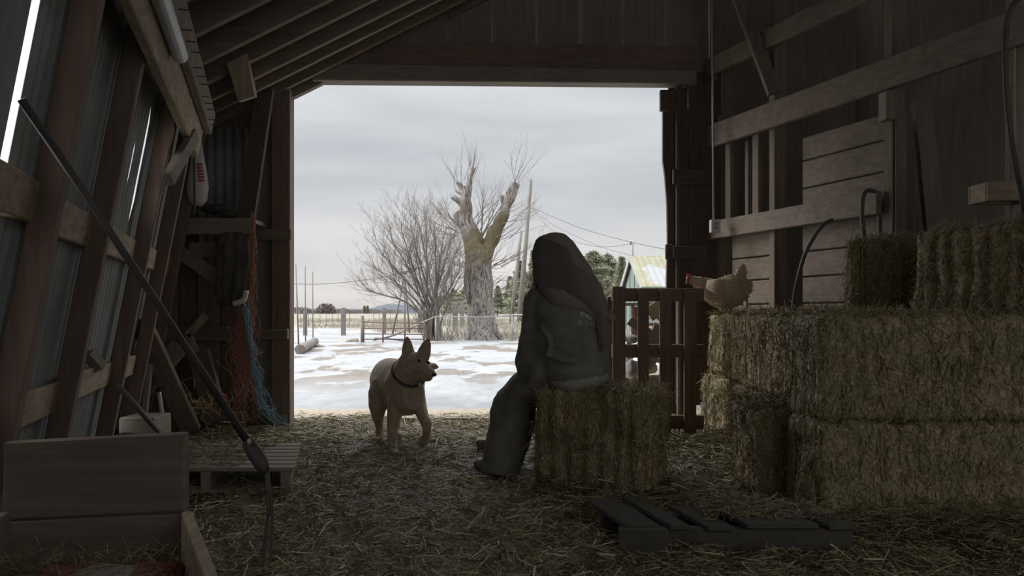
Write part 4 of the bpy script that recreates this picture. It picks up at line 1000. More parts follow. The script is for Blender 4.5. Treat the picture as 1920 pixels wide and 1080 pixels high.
for i, (px, pt, Y, w, k, lab) in enumerate([(1035, 478, 62, 60, 'round', 'evergreen hidden mostly behind the seated person'), (1112, 474, 60, 66, 'round', 'broad olive evergreen just right of the seated person'),
      (1140, 480, 63, 48, 'round', 'evergreen with a blunt top in the middle of the right clump'), (1166, 484, 58, 34, 'cone', 'narrow evergreen nearest the green shed'), (1090, 500, 66, 46, 'round', 'lower evergreen at the left of the right clump'),
      (975, 492, 60, 44, 'cone', 'evergreen right behind the two utility poles'), (1003, 470, 61, 40, 'cone', 'tall evergreen between the poles and the person'), (933, 537, 62, 26, 'cone', 'small evergreen right of the old trunk'),
      (956, 520, 64, 26, 'cone', 'pointed evergreen left of the shorter pole'), (852, 545, 75, 40, 'round', 'dark evergreen seen through the shrub'), (874, 538, 78, 34, 'round', 'low evergreen directly left of the old trunk'), (828, 555, 80, 36, 'round', 'farthest evergreen behind the shrub'), (1190, 505, 70, 40, 'round', 'evergreen rising behind the shed gable')]):
    conifer(px, 590, pt, Y, w, lab, 20+i, k)
def distance():
    rnd = random.Random(5)
    mb = MB(); vs = []; fs = []; n = 120
    for i in range(n+1):
        px = 300+i*11; Y = 4200; x = (px-960)*Y/F; h = 18+26*max(0, noise.noise(Vector((px*.012, 1, 0)))+.35)+ (26 if 690 < px < 800 else 0)*math.sin((px-690)/110*math.pi)
        vs += [(x, Y, -20), (x, Y, h), (x, Y+900, h*.5), ]
    for i in range(n): a = i*3; fs += [(a, a+3, a+4, a+1), (a+1, a+4, a+5, a+2)]
    mb.add(vs, fs); tag(mb.build('hills', 'hill', smooth=True), 'low blue hills on the horizon left of the shrub', kind='structure')
    # far scrub line
    def scrub(px, Y, w, h, seed, label, cat='bush', nm='distant_bush'):
        r = np.random.default_rng(seed); n = 700; x = (px-960)*Y/F; zb = gz(x, Y); H = h*Y/F; R = w/2*Y/F
        a = r.random(n)*2*math.pi; q = r.random(n)**.5; z = r.random(n)
        P = np.stack([x+R*q*np.cos(a)*np.sqrt(1-z*z*.8), Y+R*.6*q*np.sin(a), zb+H*z], 1); D = r.normal(size=(n,3))+np.array([0,0,1.4]); D /= np.linalg.norm(D, axis=1, keepdims=True)
        S = np.cross(D, r.normal(size=(n,3))); S /= np.linalg.norm(S, axis=1, keepdims=True); ln = H*.16; wd = H*.05
        V = np.stack([P-D*ln, P+S*wd, P+D*ln, P-S*wd], 1).reshape(-1, 3); b = np.arange(n)[:,None]*4
        return tag(fast_mesh(nm, V-np.array([x, Y, zb]), b+np.array([0,1,2,3]), 'brush', None, (x, Y, zb)), label, cat, 'bushes along the far edge of the field')
    for i, (px, w, h) in enumerate([(560, 50, 12), (585, 40, 9), (612, 34, 18), (640, 44, 9), (668, 30, 7), (700, 36, 8), (740, 40, 7), (830, 60, 8), (500, 60, 11)]):
        scrub(px, 200, w*1.2, h, 50+i, 'grey-brown bush on the far edge of the field' if i != 2 else 'rounded taller bush on the far edge of the field')
    for i, px in enumerate((683, 689)):
        conifer(px, 588, 573, 190, 6, ('left' if i == 0 else 'right')+' one of a pair of tiny evergreens on the field horizon', 70+i, 'round')
distance()
def grass():
    n = 26000; px = RNG.uniform(560, 1200, n); Y = RNG.uniform(24.6, 46, n)
    keep = (Y > 33) | ((px > 795) & (RNG.random(n) < .9)) | ((px > 700) & (Y > 30)); px = px[keep]; Y = Y[keep]; n = len(px)
    x = (px-960)*Y/F; nz_ = np.array([noise.noise(Vector((a*.5, b*.25, 7))) for a, b in zip(x, Y)]); k = nz_ > -.12; x = x[k]; Y = Y[k]; n = len(x)
    z = np.array([gz(a, b) for a, b in zip(x, Y)]); Ln = RNG.uniform(.12, .42, n)*np.where(Y > 31, .5, 1.0); D = np.stack([RNG.normal(0,.35,n), RNG.normal(0,.35,n), np.ones(n)], 1)
    D /= np.linalg.norm(D, axis=1, keepdims=True)
    V, Q = blades(np.stack([x, Y, z], 1)+D*(Ln/2)[:,None], D, Ln, RNG.uniform(.008, .02, n), bend=.2)
    tag(fast_mesh('dry_grass', V, Q, 'dry_grass'), 'dry beige grass around the old tree and along the fence', 'grass', kind='stuff')
grass()
# ---------------------------------------------------------------- outdoors: poles, fences, gate, shed
def outdoors():
    def pole(pt, pb, Y, r0, r1, label, nm='utility_pole', cat='utility pole'):
        a = W(*pt, Y); b = W(*pb, Y); d = (b-a).normalized(); g = gz(b.x, Y)
        b = a+d*((a.z-g)/-d.z); mb = MB(); mb.tube([b, a], [r1, r0], 12); return tag(mb.build(nm, 'pole_wood', smooth=True), label, cat)
    pole((995.5, 337), (974, 600), 40, .085, .15, 'tall grey utility pole that carries the wires to the shed')
    pole((977, 433), (959, 600), 38, .075, .11, 'shorter grey pole leaning beside the tall utility pole')
    def post(pxa, pxb, pt, pb, label):
        g = G((pxa+pxb)/2, pb); a = W(pxa, pt, g.y); b = W(pxb, pt, g.y); w = b.x-a.x; mb = MB(); mb.box(a.x, b.x, g.y, g.y+w, gz(a.x, g.y)-.02, a.z); tag(bevel(mb.build('fence_post', 'pole_wood'), .01), label, 'fence post', 'thick posts at the field edge')
    post(639, 647, 577, 629, 'thick square post standing alone in the snow left of the gate'); post(717, 723, 577, 626, 'thick post rising behind the middle of the pipe gate')
    post(568, 574.5, 584, 629, 'thick post behind the three thin stakes'); post(848, 858, 568, 622, 'weathered stump post left of the old tree trunk'); post(862, 870, 566, 615, 'weathered stump post touching the old tree trunk'); post(783, 795, 588, 624, 'short thick post behind the shrub base')
    # three thin stakes
    for (a, b, lab) in (((554.5, 496), (560, 650), 'leftmost thin tall stake, leaning, by the log'), ((572, 500), (573, 642), 'middle one of three tall thin stakes'), ((586, 509), (587, 636), 'right one of three tall thin stakes')):
        g = G(*b); mb = MB(); mb.tube([g, W(*a, g.y)], [.022, .016], 7); tag(mb.build('stake', 'pole_wood', smooth=True), lab, 'stake', 'thin stakes beside the log')
    # log
    a = W(562.5, 656.5, 16.6); b = W(590, 638, 21.3); a.z = .10; b.z = .11
    t = thing('fallen_pole_log', (a.x, 18, 0), 'round log lying on the ground at the left of the yard', 'log')
    mb = MB(); mb.tube([a, b], [.115, .115], 20); mb.build('trunk', 'pole_wood', t, smooth=False)
    mb = MB(); mb.tube([a+Vector((0,-.004,0)), a+Vector((0,-.001,0))], [.09, .10], 16); mb.build('cut_end', 'conifer_bark', t)
    for (px, py, r, lab) in ((600, 650, .16, 'dark rock in the snow right of the log'), (661, 641, .22, 'low heap of earth in the snow near the lone post')):
        g = G(px, py); mb = MB(); mb.ball(g+Vector((0,0,.02)), (r, r*.7, r*.4), 12, 8); mb.v = [v+Vector((1,1,1))*.05*noise.noise(v*6) for v in mb.v]; tag(mb.build('rock', 'mud_rock' if 'mud_rock' in M else 'dark_wood_x', smooth=True), lab, 'rock')
    # windmill-like tripod
    Y = 29; t = thing('tripod_stand', W(756, 620, Y), 'thin grey tripod stand with a small head, behind the gate', 'tripod')
    top = W(759, 512, Y)
    for (px, py, dy) in ((736, 632, 0), (759, 630, -.5), (768, 628, .8)):
        b = W(px, py, Y+dy); b.z = gz(b.x, Y+dy); mb = MB(); mb.tube([b, top+Vector((0,0,-.1))], [.035, .025], 8); mb.build('leg', 'pole_wood', t, smooth=True)
    mb = MB(); mb.ball(top, (.10, .08, .06)); mb.bar(top+Vector((-.18,0,.03)), top+Vector((.16,0,.06)), .05, .06, (0,1,0)); mb.build('head', 'pole_wood', t)
    # pipe gate
    Y = 23.3; t = thing('pipe_gate', W(738, 642, Y), 'rusty pipe gate standing in the snow behind the dog', 'gate')
    def P(px, py): return W(px, py, Y)
    for (x0, y0, x1, y1) in ((682, 604, 797, 606), (682, 616, 797, 616), (682, 626, 797, 627), (682, 636, 797, 636)):
        mb = MB(); mb.tube([P(x0, y0), P(x1, y1)], .017, 8); mb.build('rail', 'rust_rail', t, smooth=True)
    for x in (682, 718, 759, 795):
        mb = MB(); p = P(x, 643); p.z = 0.0; mb.tube([p, P(x, 603)], .024, 8); mb.build('upright', 'rust_rail', t, smooth=True)
    g = P(679, 642); g.z = 0; mb = MB(); mb.tube([g, P(679.5, 592)], .05, 10); tag(mb.build('fence_post', 'pole_wood', smooth=True), 'slim grey gate post at the left end of the pipe gate', 'fence post')
    # wire fence: rail, posts, mesh
    t = thing('wire_mesh_fence', W(900, 640, 24.6), 'chain-link fence with a top rail in front of the old tree', 'fence')
    tops = [(778, 611, 23.6), (815, 594, 24.2), (850, 594, 24.3), (905, 595, 24.4), (960, 591, 24.5), (1010, 589, 24.6), (1110, 589, 24.8)]
    P3 = [W(*q) for q in tops]; mb = MB(); mb.tube(P3, .022, 8); mb.build('top_rail', 'fence_metal', t, smooth=True)
    for (px, Y2, pt) in ((817, 24.2, 594), (960, 24.5, 591), (1100, 24.8, 589)):
        a = W(px, pt, Y2); mb = MB(); mb.tube([(a.x, a.y, 0), a], .028, 8); mb.build('post', 'fence_metal', t, smooth=True)
    mb = MB(); x0 = W(817, 594, 24.2).x; x1 = W(1110, 589, 24.8).x; H = .86; s = .12; n = int((x1-x0)/s)
    for i in range(-int(H/s), n):
        for sg in (1, -1):
            xa = x0+i*s; xb = xa+H; za, zb = (.03, H) if sg > 0 else (H, .03)
            if xa < x0: f = (x0-xa)/H; za = za+(zb-za)*f; xa = x0
            if xb > x1: f = (x1-xa)/(xb-xa); zb = za+(zb-za)*f; xb = x1
            y = 24.2+.6*(xa-x0)/(x1-x0); mb.tube([(xa, y, za), (xb, y+.6*(xb-xa)/(x1-x0), zb)], .0028, 3, cap=False)
    mb.build('wire_mesh', 'fence_metal', t)
    # field fence posts and wires
    t = thing('field_fence', W(640, 618, 34), 'low field fence of thin steel posts and wire behind the snow', 'fence')
    for k, px in enumerate([563, 578, 600, 612, 623.5, 634, 655, 700, 711, 732, 745, 780, 835, 842, 930, 945, 1003, 1020]):
        Yp = 35+.5*math.sin(k); a = W(px, 600, Yp); g = gz(a.x, Yp); mb = MB(); mb.tube([(a.x, Yp, g), (a.x, Yp, g+.62)], .014, 6); mb.build('post', 'pole_wood', t)
    for h in (.2, .4, .58):
        mb = MB(); mb.tube([(W(p, 600, 35).x, 35, gz(W(p, 600, 35).x, 35)+h) for p in range(548, 1240, 40)], .006, 4); mb.build('wire', 'fence_metal', t)
    # fallen branches by the gate
    for (a, b, c, lab) in (((700, 638), (740, 628), (790, 606), 'bleached branch propped over the pipe gate'), ((702, 634), (735, 636), (770, 640), 'bleached branch lying in the snow behind the gate')):
        Yb = 23.9; mb = MB(); mb.tube(catmull([W(*a, Yb), W(*b, Yb), W(*c, Yb)], 4), .03, 7); tag(mb.build('fallen_branch', 'pole_wood', smooth=True), lab, 'branch')
    # shed
    X0, Xe, Yf, Yb, Yr, ze, zr = 4.86, 10.5, 28.0, 33.5, 30.7, 1.92, 3.25
    t = thing('shed', (7.5, 30.7, 0), 'small green shed with a mossy pale yellow metal roof and a snow patch', 'shed')
    mb = MB(); mb.add([(X0+.1, Yf+.15, 0), (X0+.1, Yb-.15, 0), (X0+.1, Yb-.15, ze+.05), (X0+.1, Yr, zr-.08), (X0+.1, Yf+.15, ze+.05), (Xe-.1, Yf+.15, 0), (Xe-.1, Yb-.15, 0), (Xe-.1, Yb-.15, ze+.05), (Xe-.1, Yr, zr-.08), (Xe-.1, Yf+.15, ze+.05)],
        [(0,1,2,3,4), (9,8,7,6,5), (0,4,9,5), (1,6,7,2), (2,7,8,3), (3,8,9,4)]); mb.build('walls', 'green_siding', t)
    for y in (29.2, 30.2, 31.3, 32.3):
        mb = MB(); zt = ze+(zr-ze)*(1-abs(y-Yr)/(Yr-Yf if y < Yr else Yb-Yr))-.1; mb.box(X0+.07, X0+.1, y, y+.05, 0, zt); mb.build('batten', 'green_siding', t)
    def slab(a, b, c, d, th, nm, mat):
        mb = MB(); u = Vector((0, 0, th)); q = [Vector(v) for v in (a, b, c, d)]; mb.hexa(q+[v+u for v in q]); return mb.build(nm, mat, t)
    o = slab((X0-.05, Yf-.1, ze-.04), (Xe, Yf-.1, ze-.04), (Xe, Yr, zr), (X0-.05, Yr, zr), .03, 'roof_front', 'shed_roof_metal')
    # standing ribs as part of the front roof
    for k in range(22):
        x = X0+.2+k*.25; mb = MB(); mb.bar((x, Yf-.1, ze), (x, Yr, zr+.04), .02, .02); mb.build('roof_rib', 'shed_roof_metal', t)
    slab((X0-.05, Yr, zr), (Xe, Yr, zr), (Xe, Yb+.1, ze-.04), (X0-.05, Yb+.1, ze-.04), .03, 'roof_back', 'shed_roof_metal')
    mb = MB(); mb.bar((X0-.03, Yf-.1, ze-.10), (X0-.03, Yr, zr-.06), .05, .16, (1,0,0)); mb.bar((X0-.03, Yb+.1, ze-.10), (X0-.03, Yr, zr-.06), .05, .26, (1,0,0)); mb.build('gable_trim', 'white_trim', t)
    mb = MB(); mb.box(X0, Xe, Yf-.12, Yf-.09, ze-.20, ze-.03); mb.build('fascia', 'green_siding', t)
    # mast
    t = thing('service_mast', W(1186, 481, 30.7), 'electrical service mast with curved head on the shed ridge', 'mast')
    mb = MB(); mb.tube([W(1186.5, 484, 30.72), W(1186.5, 455, 30.72), W(1186, 450.5, 30.72), W(1184, 450, 30.72), W(1183, 453, 30.72)], .028, 8); mb.build('mast_pipe', 'galvanised', t, smooth=True)
    mb = MB(); mb.box(*[v for v in (W(1181.5, 0, 30.65).x, W(1184, 0, 30.65).x)], 30.6, 30.7, W(0, 459, 30.65).z, W(0, 454, 30.65).z); mb.build('insulator', 'dark_iron', t)
    def wire(P, Ys, label, r=.008):
        pts = [W(p[0], p[1], Ys[0]+(Ys[1]-Ys[0])*i/(len(P)-1)) for i, p in enumerate(P)]; mb = MB(); mb.tube(catmull(pts, 5), r, 4, cap=False); tag(mb.build('overhead_wire', 'black_wire'), label, 'wire', 'overhead wires')
    wire([(996, 388), (1040, 408), (1090, 428), (1140, 443), (1184, 454)], (39.9, 30.7), 'highest wire, from the tall pole to the service mast', .010)
    wire([(998, 390), (1030, 417), (1080, 443), (1130, 464), (1184, 479)], (39.9, 30.9), 'lowest straight wire, from the tall pole to the shed ridge')
    wire([(998, 390), (1025, 423), (1065, 447), (1105, 460), (1135, 463), (1160, 461), (1182, 457)], (39.9, 30.7), 'sagging wire between the tall pole and the mast')
    wire([(1187, 455), (1215, 461), (1262, 470)], (30.7, 28.5), 'wire running right from the mast behind the door jamb', .010)
    wire([(545, 532), (590, 533), (640, 530), (690, 524), (760, 510), (858, 480)], (27, 25.4), 'wire coming from the left to the old tree')
outdoors()

# ---------------------------------------------------------------- dog
def dog():
    base = W(745, 842, 4.97); base.z = 0
    t = thing('dog', base, 'tan prick-eared dog stepping through the doorway with one forepaw raised', 'dog')
    mb = MB()
    S = lambda r, Y: r*Y/F
    # trunk: chest at the front right, rump back left
    T = [(775, 738, 4.84, 22, 30), (768, 738, 4.90, 31, 42), (758, 732, 5.00, 34, 47), (746, 724, 5.14, 36, 49), (736, 716, 5.30, 37, 45), (730, 712, 5.42, 36, 41), (726, 714, 5.52, 33, 38), (722, 722, 5.58, 24, 28)]
    mb.tube([W(a, b, Y) for a, b, Y, r, h in T], [(S(r, Y), S(h, Y)) for a, b, Y, r, h in T], 24, up=(1, 0, 0))
    # neck
    mb.tube([W(758, 722, 4.98), W(764, 705, 4.92), W(770, 688, 4.87), W(776, 676, 4.84)], [(.135, .14), (.115, .12), (.095, .10), (.085, .09)], 20)
    # skull, cheeks, muzzle
    mb.ball(W(779, 681, 4.83), (.078, .090, .072), 20, 14)
    mb.tube([W(780, 682, 4.82), W(791, 690, 4.77), (W(801, 696, 4.74)), W(810, 700, 4.72), W(814, 702, 4.715)], [(.066, .064), (.048, .046), (.034, .033), (.029, .027), (.020, .018)], 18)
    mb.ball(W(770, 690, 4.83), (.070, .07, .06), 16, 10); mb.ball(W(788, 690, 4.80), (.045, .05, .045), 16, 10)
    mb.tube([W(782, 700, 4.81), W(795, 706, 4.765), W(805, 708, 4.735), W(810, 707, 4.725)], [(.046, .040), (.034, .030), (.026, .021), (.016, .014)], 12)
    # near foreleg (dog's right) planted, other foreleg raised
    mb.tube([W(748, 748, 4.95), W(740, 775, 4.93), W(737, 795, 4.93), W(736, 812, 4.92), W(736, 832, 4.92), W(737, 843, 4.91)], [(.078, .075), (.052, .055), (.040, .045), (.035, .037), (.029, .032), (.030, .034)], 16, up=(1,0,0))
    mb.ball(W(737.5, 846, 4.89), (.036, .055, .022), 14, 8)
    mb.tube([W(780, 742, 4.93), W(787, 765, 4.90), W(794, 783, 4.84), W(800, 795, 4.80), W(801, 804, 4.80), W(799, 817, 4.85), W(794, 828, 4.89)], [(.062, .075), (.048, .055), (.036, .042), (.037, .036), (.029, .032), (.027, .030), (.034, .034)], 16, up=(1,0,0))
    mb.ball(W(791, 831, 4.90), (.034, .030, .026), 14, 8)
    # hind legs
    def hind(o, oy, zf):
        P = [(724+o, 705, 5.56+oy, .045, .06), (718+o, 722, 5.52+oy, .085, .10), (713+o, 742, 5.49+oy, .086, .108), (708+o, 764, 5.44+oy, .062, .085), (709+o, 782, 5.48+oy, .040, .05), (711+o, 798, 5.55+oy, .028, .036), (712+o, 815, 5.53+oy, .026, .030), (714+o, 826, 5.5+oy, .027, .031)]
        mb.tube([W(a, b, Y) for a, b, Y, r, h in P], [(r, h) for a, b, Y, r, h in P], 14, up=(1,0,0)); p = W(714+o, 826, 5.47+oy); p.z = zf; q = W(714+o, 822, 5.5+oy)
        mb.tube([q, p+Vector((0, .01, 0))], [.027, .03], 12); mb.ball(p, (.034, .055, .022), 14, 8)
    hind(0, -.30, .022); hind(33, -.02, .022)
    # tail, held out behind to the right
    mb.tube([W(738, 700, 5.62), W(765, 690, 5.72), W(795, 685, 5.70), W(815, 687, 5.62), W(822, 689, 5.6)], [.035, .034, .034, .026, .008], 12)
    # ears
    for (b0, b1, tip, Yb, Yt) in (((755, 674), (777, 668), (763, 630), 4.86, 4.86), ((780, 668), (803, 672), (804, 633), 4.80, 4.79)):
        mid = W((b0[0]+b1[0])/2, (b0[1]+b1[1])/2+3, Yb); tp = W(*tip, Yt); w = (b1[0]-b0[0])/2*Yb/F
        mb.tube([mid, mid.lerp(tp, .35), mid.lerp(tp, .7), mid.lerp(tp, .92), tp], [(w*1.15, .034), (w*1.12, .028), (w*.80, .02), (w*.36, .013), (w*.13, .009)], 14, up=(1,0,0))
    o = mb.build('body', 'dog_fur', t, smooth=True); remesh(o, .0085, 3)
    mb = MB(); mb.ball(W(814, 702, 4.71), (.017, .016, .014), 14, 10); mb.build('nose', 'nose_black', t, smooth=True)
    for (px, py, Y) in ((785, 677, 4.752), (803, 680, 4.775)):
        mb = MB(); mb.ball(W(px, py, Y), .0115, 12, 8); mb.build('eye', 'nose_black', t, smooth=True)
    mb = MB(); c0 = W(767, 699, 4.895); ax = (W(776, 676, 4.84)-W(758, 722, 4.98)).normalized(); sd = Vector((1,0,0)); sd = (sd-ax*sd.dot(ax)).normalized(); up = ax.cross(sd)
    ring = [c0+sd*.113*math.cos(a)+up*.119*math.sin(a) for a in [k*math.pi/16 for k in range(33)]]; mb.tube(ring, (.006, .010) if False else .009, 8); mb.build('collar', 'collar', t, smooth=True)
    mb = MB(); mb.ball(W(787, 722, 4.775), (.012, .005, .015)); mb.build('collar_tag', 'galvanised', t, smooth=True)
dog()

# ---------------------------------------------------------------- hen
def hen():
    Y = 5.78; K = lambda cx, cy: W(1260+cx/8, 480+cy/8, Y); s = Y/F/8
    b = K(800, 800); t = thing('hen', (b.x, Y, .9), 'buff hen with a red comb standing on the hay, facing left', 'hen')
    mb = MB()
    # body stations left to right: (centre x, centre y, half height, half depth) in crop units
    R = [(330, 360, 58, 50), (400, 400, 95, 85), (480, 445, 125, 125), (560, 500, 165, 170), (650, 545, 205, 215), (740, 555, 235, 240), (830, 545, 240, 240), (920, 505, 240, 220), (1000, 450, 215, 180), (1055, 400, 180, 130), (1090, 340, 130, 80)]
    mb.tube([K(a, c) for a, c, h, d in R], [(h*s, d*s*.75) for a, c, h, d in R], 24, up=(0, 0, 1))
    mb.tube([K(420, 400), K(360, 370), K(310, 350), K(280, 350)], [(80*s, 70*s), (62*s, 55*s), (55*s, 48*s), (40*s, 36*s)], 18, up=(0,0,1)); mb.ball(K(285, 352), 52*s, 16, 10)
    mb.tube([K(980, 330), K(1020, 240), K(1050, 170), K(1072, 118)], [(70*s, 55*s), (66*s, 40*s), (46*s, 28*s), (22*s, 14*s)], 18, up=(1,0,0)); mb.tube([K(1030, 330), K(1075, 240), K(1095, 180)], [(60*s, 50*s), (38*s, 30*s), (16*s, 14*s)], 16, up=(1,0,0))
    # fluffy thighs
    for dx, dy in ((700, -.05), (830, .05)): p = K(dx, 690); mb.ball(p+Vector((0, dy, 0)), (85*s, 70*s, 110*s), 16, 10)
    o = mb.build('body', 'feathers', t, smooth=True); remesh(o, .006, 3)
    # feather tufts over the rump and belly
    vs = np.array([v.co[:] for v in o.data.vertices]); nn = np.array([v.normal[:] for v in o.data.vertices]); pick = RNG.choice(len(vs), 2600)
    P = vs[pick]; Nn = nn[pick]; D = Nn*.28+np.array([.9, 0, -.25])+RNG.normal(0, .25, (2600, 3)); V, Q = blades(P+Nn*.001, D, RNG.uniform(.012, .03, 2600), RNG.uniform(.003, .008, 2600))
    fast_mesh('plumage', V, Q, 'feathers', t)
    w = MB(); w.tube([K(480, 430)+Vector((0,-.07,0)), K(640, 470)+Vector((0,-.112,0)), K(800, 480)+Vector((0,-.118,0)), K(960, 430)+Vector((0,-.08,0))], [(60*s, 8*s), (125*s, 18*s), (110*s, 18*s), (30*s, 8*s)], 16, up=(0,0,1)); w.build('wing', 'feathers', t, smooth=True)
    c = MB(); 
    c.tube([K(300, 305), K(270, 290), K(240, 290), K(222, 315)], [(14*s, 12*s), (22*s, 10*s), (24*s, 10*s), (14*s, 8*s)], 10)
    for (a, b2) in ((285, 268), (262, 262), (238, 272)): c.tube([K(a, 295), K(a-4, b2)], [(12*s, 7*s), (5*s, 4*s)], 8)
    c.build('comb', 'comb_red', t, smooth=True)
    f = MB(); f.ball(K(248, 345), (40*s, 44*s, 50*s), 14, 10); f.build('face', 'comb_red', t, smooth=True)
    wt = MB(); wt.ball(K(272, 412), (16*s, 12*s, 26*s)); wt.build('wattle', 'comb_red', t, smooth=True)
    bk = MB(); bk.tube([K(235, 375), K(218, 395), K(209, 425)], [(18*s, 15*s), (13*s, 11*s), (3*s, 3*s)], 10); bk.build('beak', 'horn', t, smooth=True)
    ey = MB(); ey.ball(K(262, 338)+Vector((0, -.030, 0)), 9*s, 10, 8); ey.build('eye', 'nose_black', t, smooth=True)
    for dx, dy in ((720, -.05), (850, .05)):
        l = MB(); a = K(dx, 760)+Vector((0, dy, 0)); g = Vector((a.x-.01, a.y, .905)); l.tube([a, g], .008, 8)
        for (ex, ey2) in ((-.05, -.02), (-.055, .012), (-.035, .04), (.03, 0)): l.tube([g, g+Vector((ex, ey2, -.002))], [.006, .003], 6)
        l.build('leg', 'horn', t, smooth=True)
hen()

# ---------------------------------------------------------------- person
def person():
    Yb = 4.0
    t = thing('person', (W(1050, 0, Yb).x-.1, Yb, 0), 'long-haired person in a black hoodie and dark trousers sitting on a hay bale', 'person')
    # body of skin: head, neck, torso core, arms with hands
    mb = MB()
    mb.ball(W(1034, 478, 4.02), (.082, .098, .108), 22, 16)
    mb.ball(W(1024, 492, 4.05), (.062, .072, .075), 18, 12)                        # jaw and cheeks, turned away to the left
    mb.tube([W(1011, 478, 4.09), W(1005, 488, 4.105), W(1008, 493, 4.10)], [.010, .014, .011], 10)  # nose
    mb.tube([W(1012, 501, 4.09), W(1008, 503, 4.10), W(1012, 507, 4.09)], [.012, .012, .012], 8)    # lips and chin
    mb.ball(W(1013, 512, 4.075), .022, 10, 8)
    mb.ball(W(1048, 483, 3.945), (.012, .018, .03), 10, 8)                         # ear
    mb.tube([W(1046, 498, 4.0), W(1054, 522, 3.99), W(1060, 545, 3.98)], [.052, .055, .07], 16)
    mb.tube([W(1062, 540, 3.99), W(1068, 600, 3.99), W(1076, 670, 4.0), W(1080, 705, 4.02)], [(.14, .09), (.15, .10), (.14, .11), (.15, .12)], 20, up=(1,0,0))
    # left arm of the figure in view: shoulder, elbow, wrist
    mb.tube([W(1010, 560, 4.03), W(1000, 600, 4.02), W(988, 655, 4.03), W(983, 690, 4.08), W(982, 708, 4.12)], [.05, .042, .038, .03, .024], 14)
    # hand lying on the thigh: palm, four fingers, thumb
    palm = [W(982, 706, 4.13), W(980, 716, 4.135), W(977, 727, 4.13)]
    mb.tube(palm, [(.028, .017), (.038, .016), (.040, .015)], 14, up=(1,0,0))
    for i, (dx, ln) in enumerate(((-.030, .062), (-.011, .072), (.009, .068), (.028, .052))):
        a = palm[2]+Vector((dx, -.004, .006)); mb.tube([a, a+Vector((dx*.15, -.012, -ln*.45)), a+Vector((dx*.2-.002, -.006, -ln*.8)), a+Vector((dx*.2-.003, .004, -ln))], [.0088, .0082, .0075, .006], 10)
    a = palm[1]+Vector((.030, -.006, .004)); mb.tube([a, a+Vector((.020, -.012, -.022)), a+Vector((.022, -.012, -.050))], [.011, .0095, .0075], 10)
    # right arm, on the far knee
    mb.tube([W(1112, 560, 3.98), W(1105, 610, 4.14), W(1060, 660, 4.28), W(1010, 700, 4.42)], [.05, .042, .036, .026], 14)
    p2 = W(1000, 708, 4.44); mb.tube([W(1010, 700, 4.42), p2, W(990, 714, 4.46)], [(.03, .017), (.038, .017), (.038, .015)], 12)
    for i, (dy, ln) in enumerate(((-.030, .06), (-.010, .07), (.010, .066), (.028, .05))):
        a = W(990, 714, 4.46)+Vector((0, dy, 0)); mb.tube([a, a+Vector((-ln*.5, 0, -.006)), a+Vector((-ln, 0, -.022))], [.009, .0082, .0065], 10)
    mb.tube([p2+Vector((0,-.03,0)), p2+Vector((-.03, -.055, -.01))], [.011, .008], 10)
    # feet and shins inside trousers
    o = mb.build('body', 'skin', t, smooth=True); remesh(o, .006, 2)
    # hoodie
    mb = MB()
    T = [(1084, 708, 57, .135, 4.02), (1081, 690, 60, .145, 4.01), (1079, 665, 64, .15, 4.0), (1074, 630, 68, .155, 3.99), (1069, 600, 69, .155, 3.99), (1064, 572, 66, .145, 3.98), (1060, 550, 57, .125, 3.98), (1056, 532, 42, .10, 3.98), (1052, 520, 26, .075, 3.99)]
    mb.tube([W(a, b, Y) for a, b, r, d, Y in T], [(r*Y/F, d) for a, b, r, d, Y in T], 28, up=(1, 0, 0))
    mb.tube([W(1024, 548, 4.0), W(1008, 566, 4.02), W(1003, 600, 4.02), W(1000, 630, 4.02), W(993, 660, 4.04), W(986, 684, 4.08), W(984, 700, 4.12)], [(.075, .085), (.075, .085), (.072, .075), (.074, .07), (.070, .07), (.058, .055), (.046, .046)], 20)
    mb.tube([W(1015, 640, 4.03), W(1015, 700, 4.06), W(1010, 722, 4.1)], [(.07, .08), (.075, .08), (.07, .08)], 18, up=(1,0,0))
    mb.tube([W(1095, 548, 3.98), W(1114, 570, 3.99), W(1112, 605, 4.10), W(1085, 640, 4.22), W(1045, 670, 4.34), W(1015, 696, 4.41)], [(.07, .08), (.072, .08), (.07, .075), (.065, .065), (.055, .055), (.042, .042)], 20)
    # hood bunched behind the neck
    mb.tube([W(1030, 530, 3.93), W(1058, 540, 3.86), W(1088, 534, 3.93)], [(.035, .03), (.05, .04), (.035, .03)], 14)
    # folds
    for (a, b, c) in (((1024, 640), (1060, 652), (1110, 648)), ((1030, 668), (1070, 678), (1125, 670)), ((1010, 610), (1030, 640), (1024, 670))):
        mb.tube(catmull([W(*a, 3.90), W(*b, 3.85), W(*c, 3.89)], 4), .010, 10)
    o = mb.build('hoodie', 'hoodie', t, smooth=True); remesh(o, .009, 4)
    for v in o.data.vertices:
        w_ = v.co+ORIG[t.name]; v.co += v.normal*(.010*noise.noise(Vector((w_.x*9, w_.y*9, w_.z*13))))
    # tee shirt hem
    mb = MB(); mb.tube([W(1083, 716, 4.03), W(1083, 706, 4.02), W(1082, 694, 4.01)], [(.150, .148), (.163, .150), (.160, .146)], 28, up=(1,0,0)); mb.build('shirt_hem', 'tee_shirt', t, smooth=True)
    # trousers: near leg and far leg
    mb = MB()
    mb.tube([W(1084, 722, 4.03), W(1082, 700, 4.03)], [(.165, .14), (.155, .13)], 24, up=(1,0,0))
    mb.tube([W(1062, 726, 4.05), W(1025, 722, 4.12), W(985, 728, 4.18), W(958, 752, 4.22), W(944, 785, 4.24)], [(.10, .115), (.105, .11), (.10, .105), (.098, .10), (.088, .09)], 22)
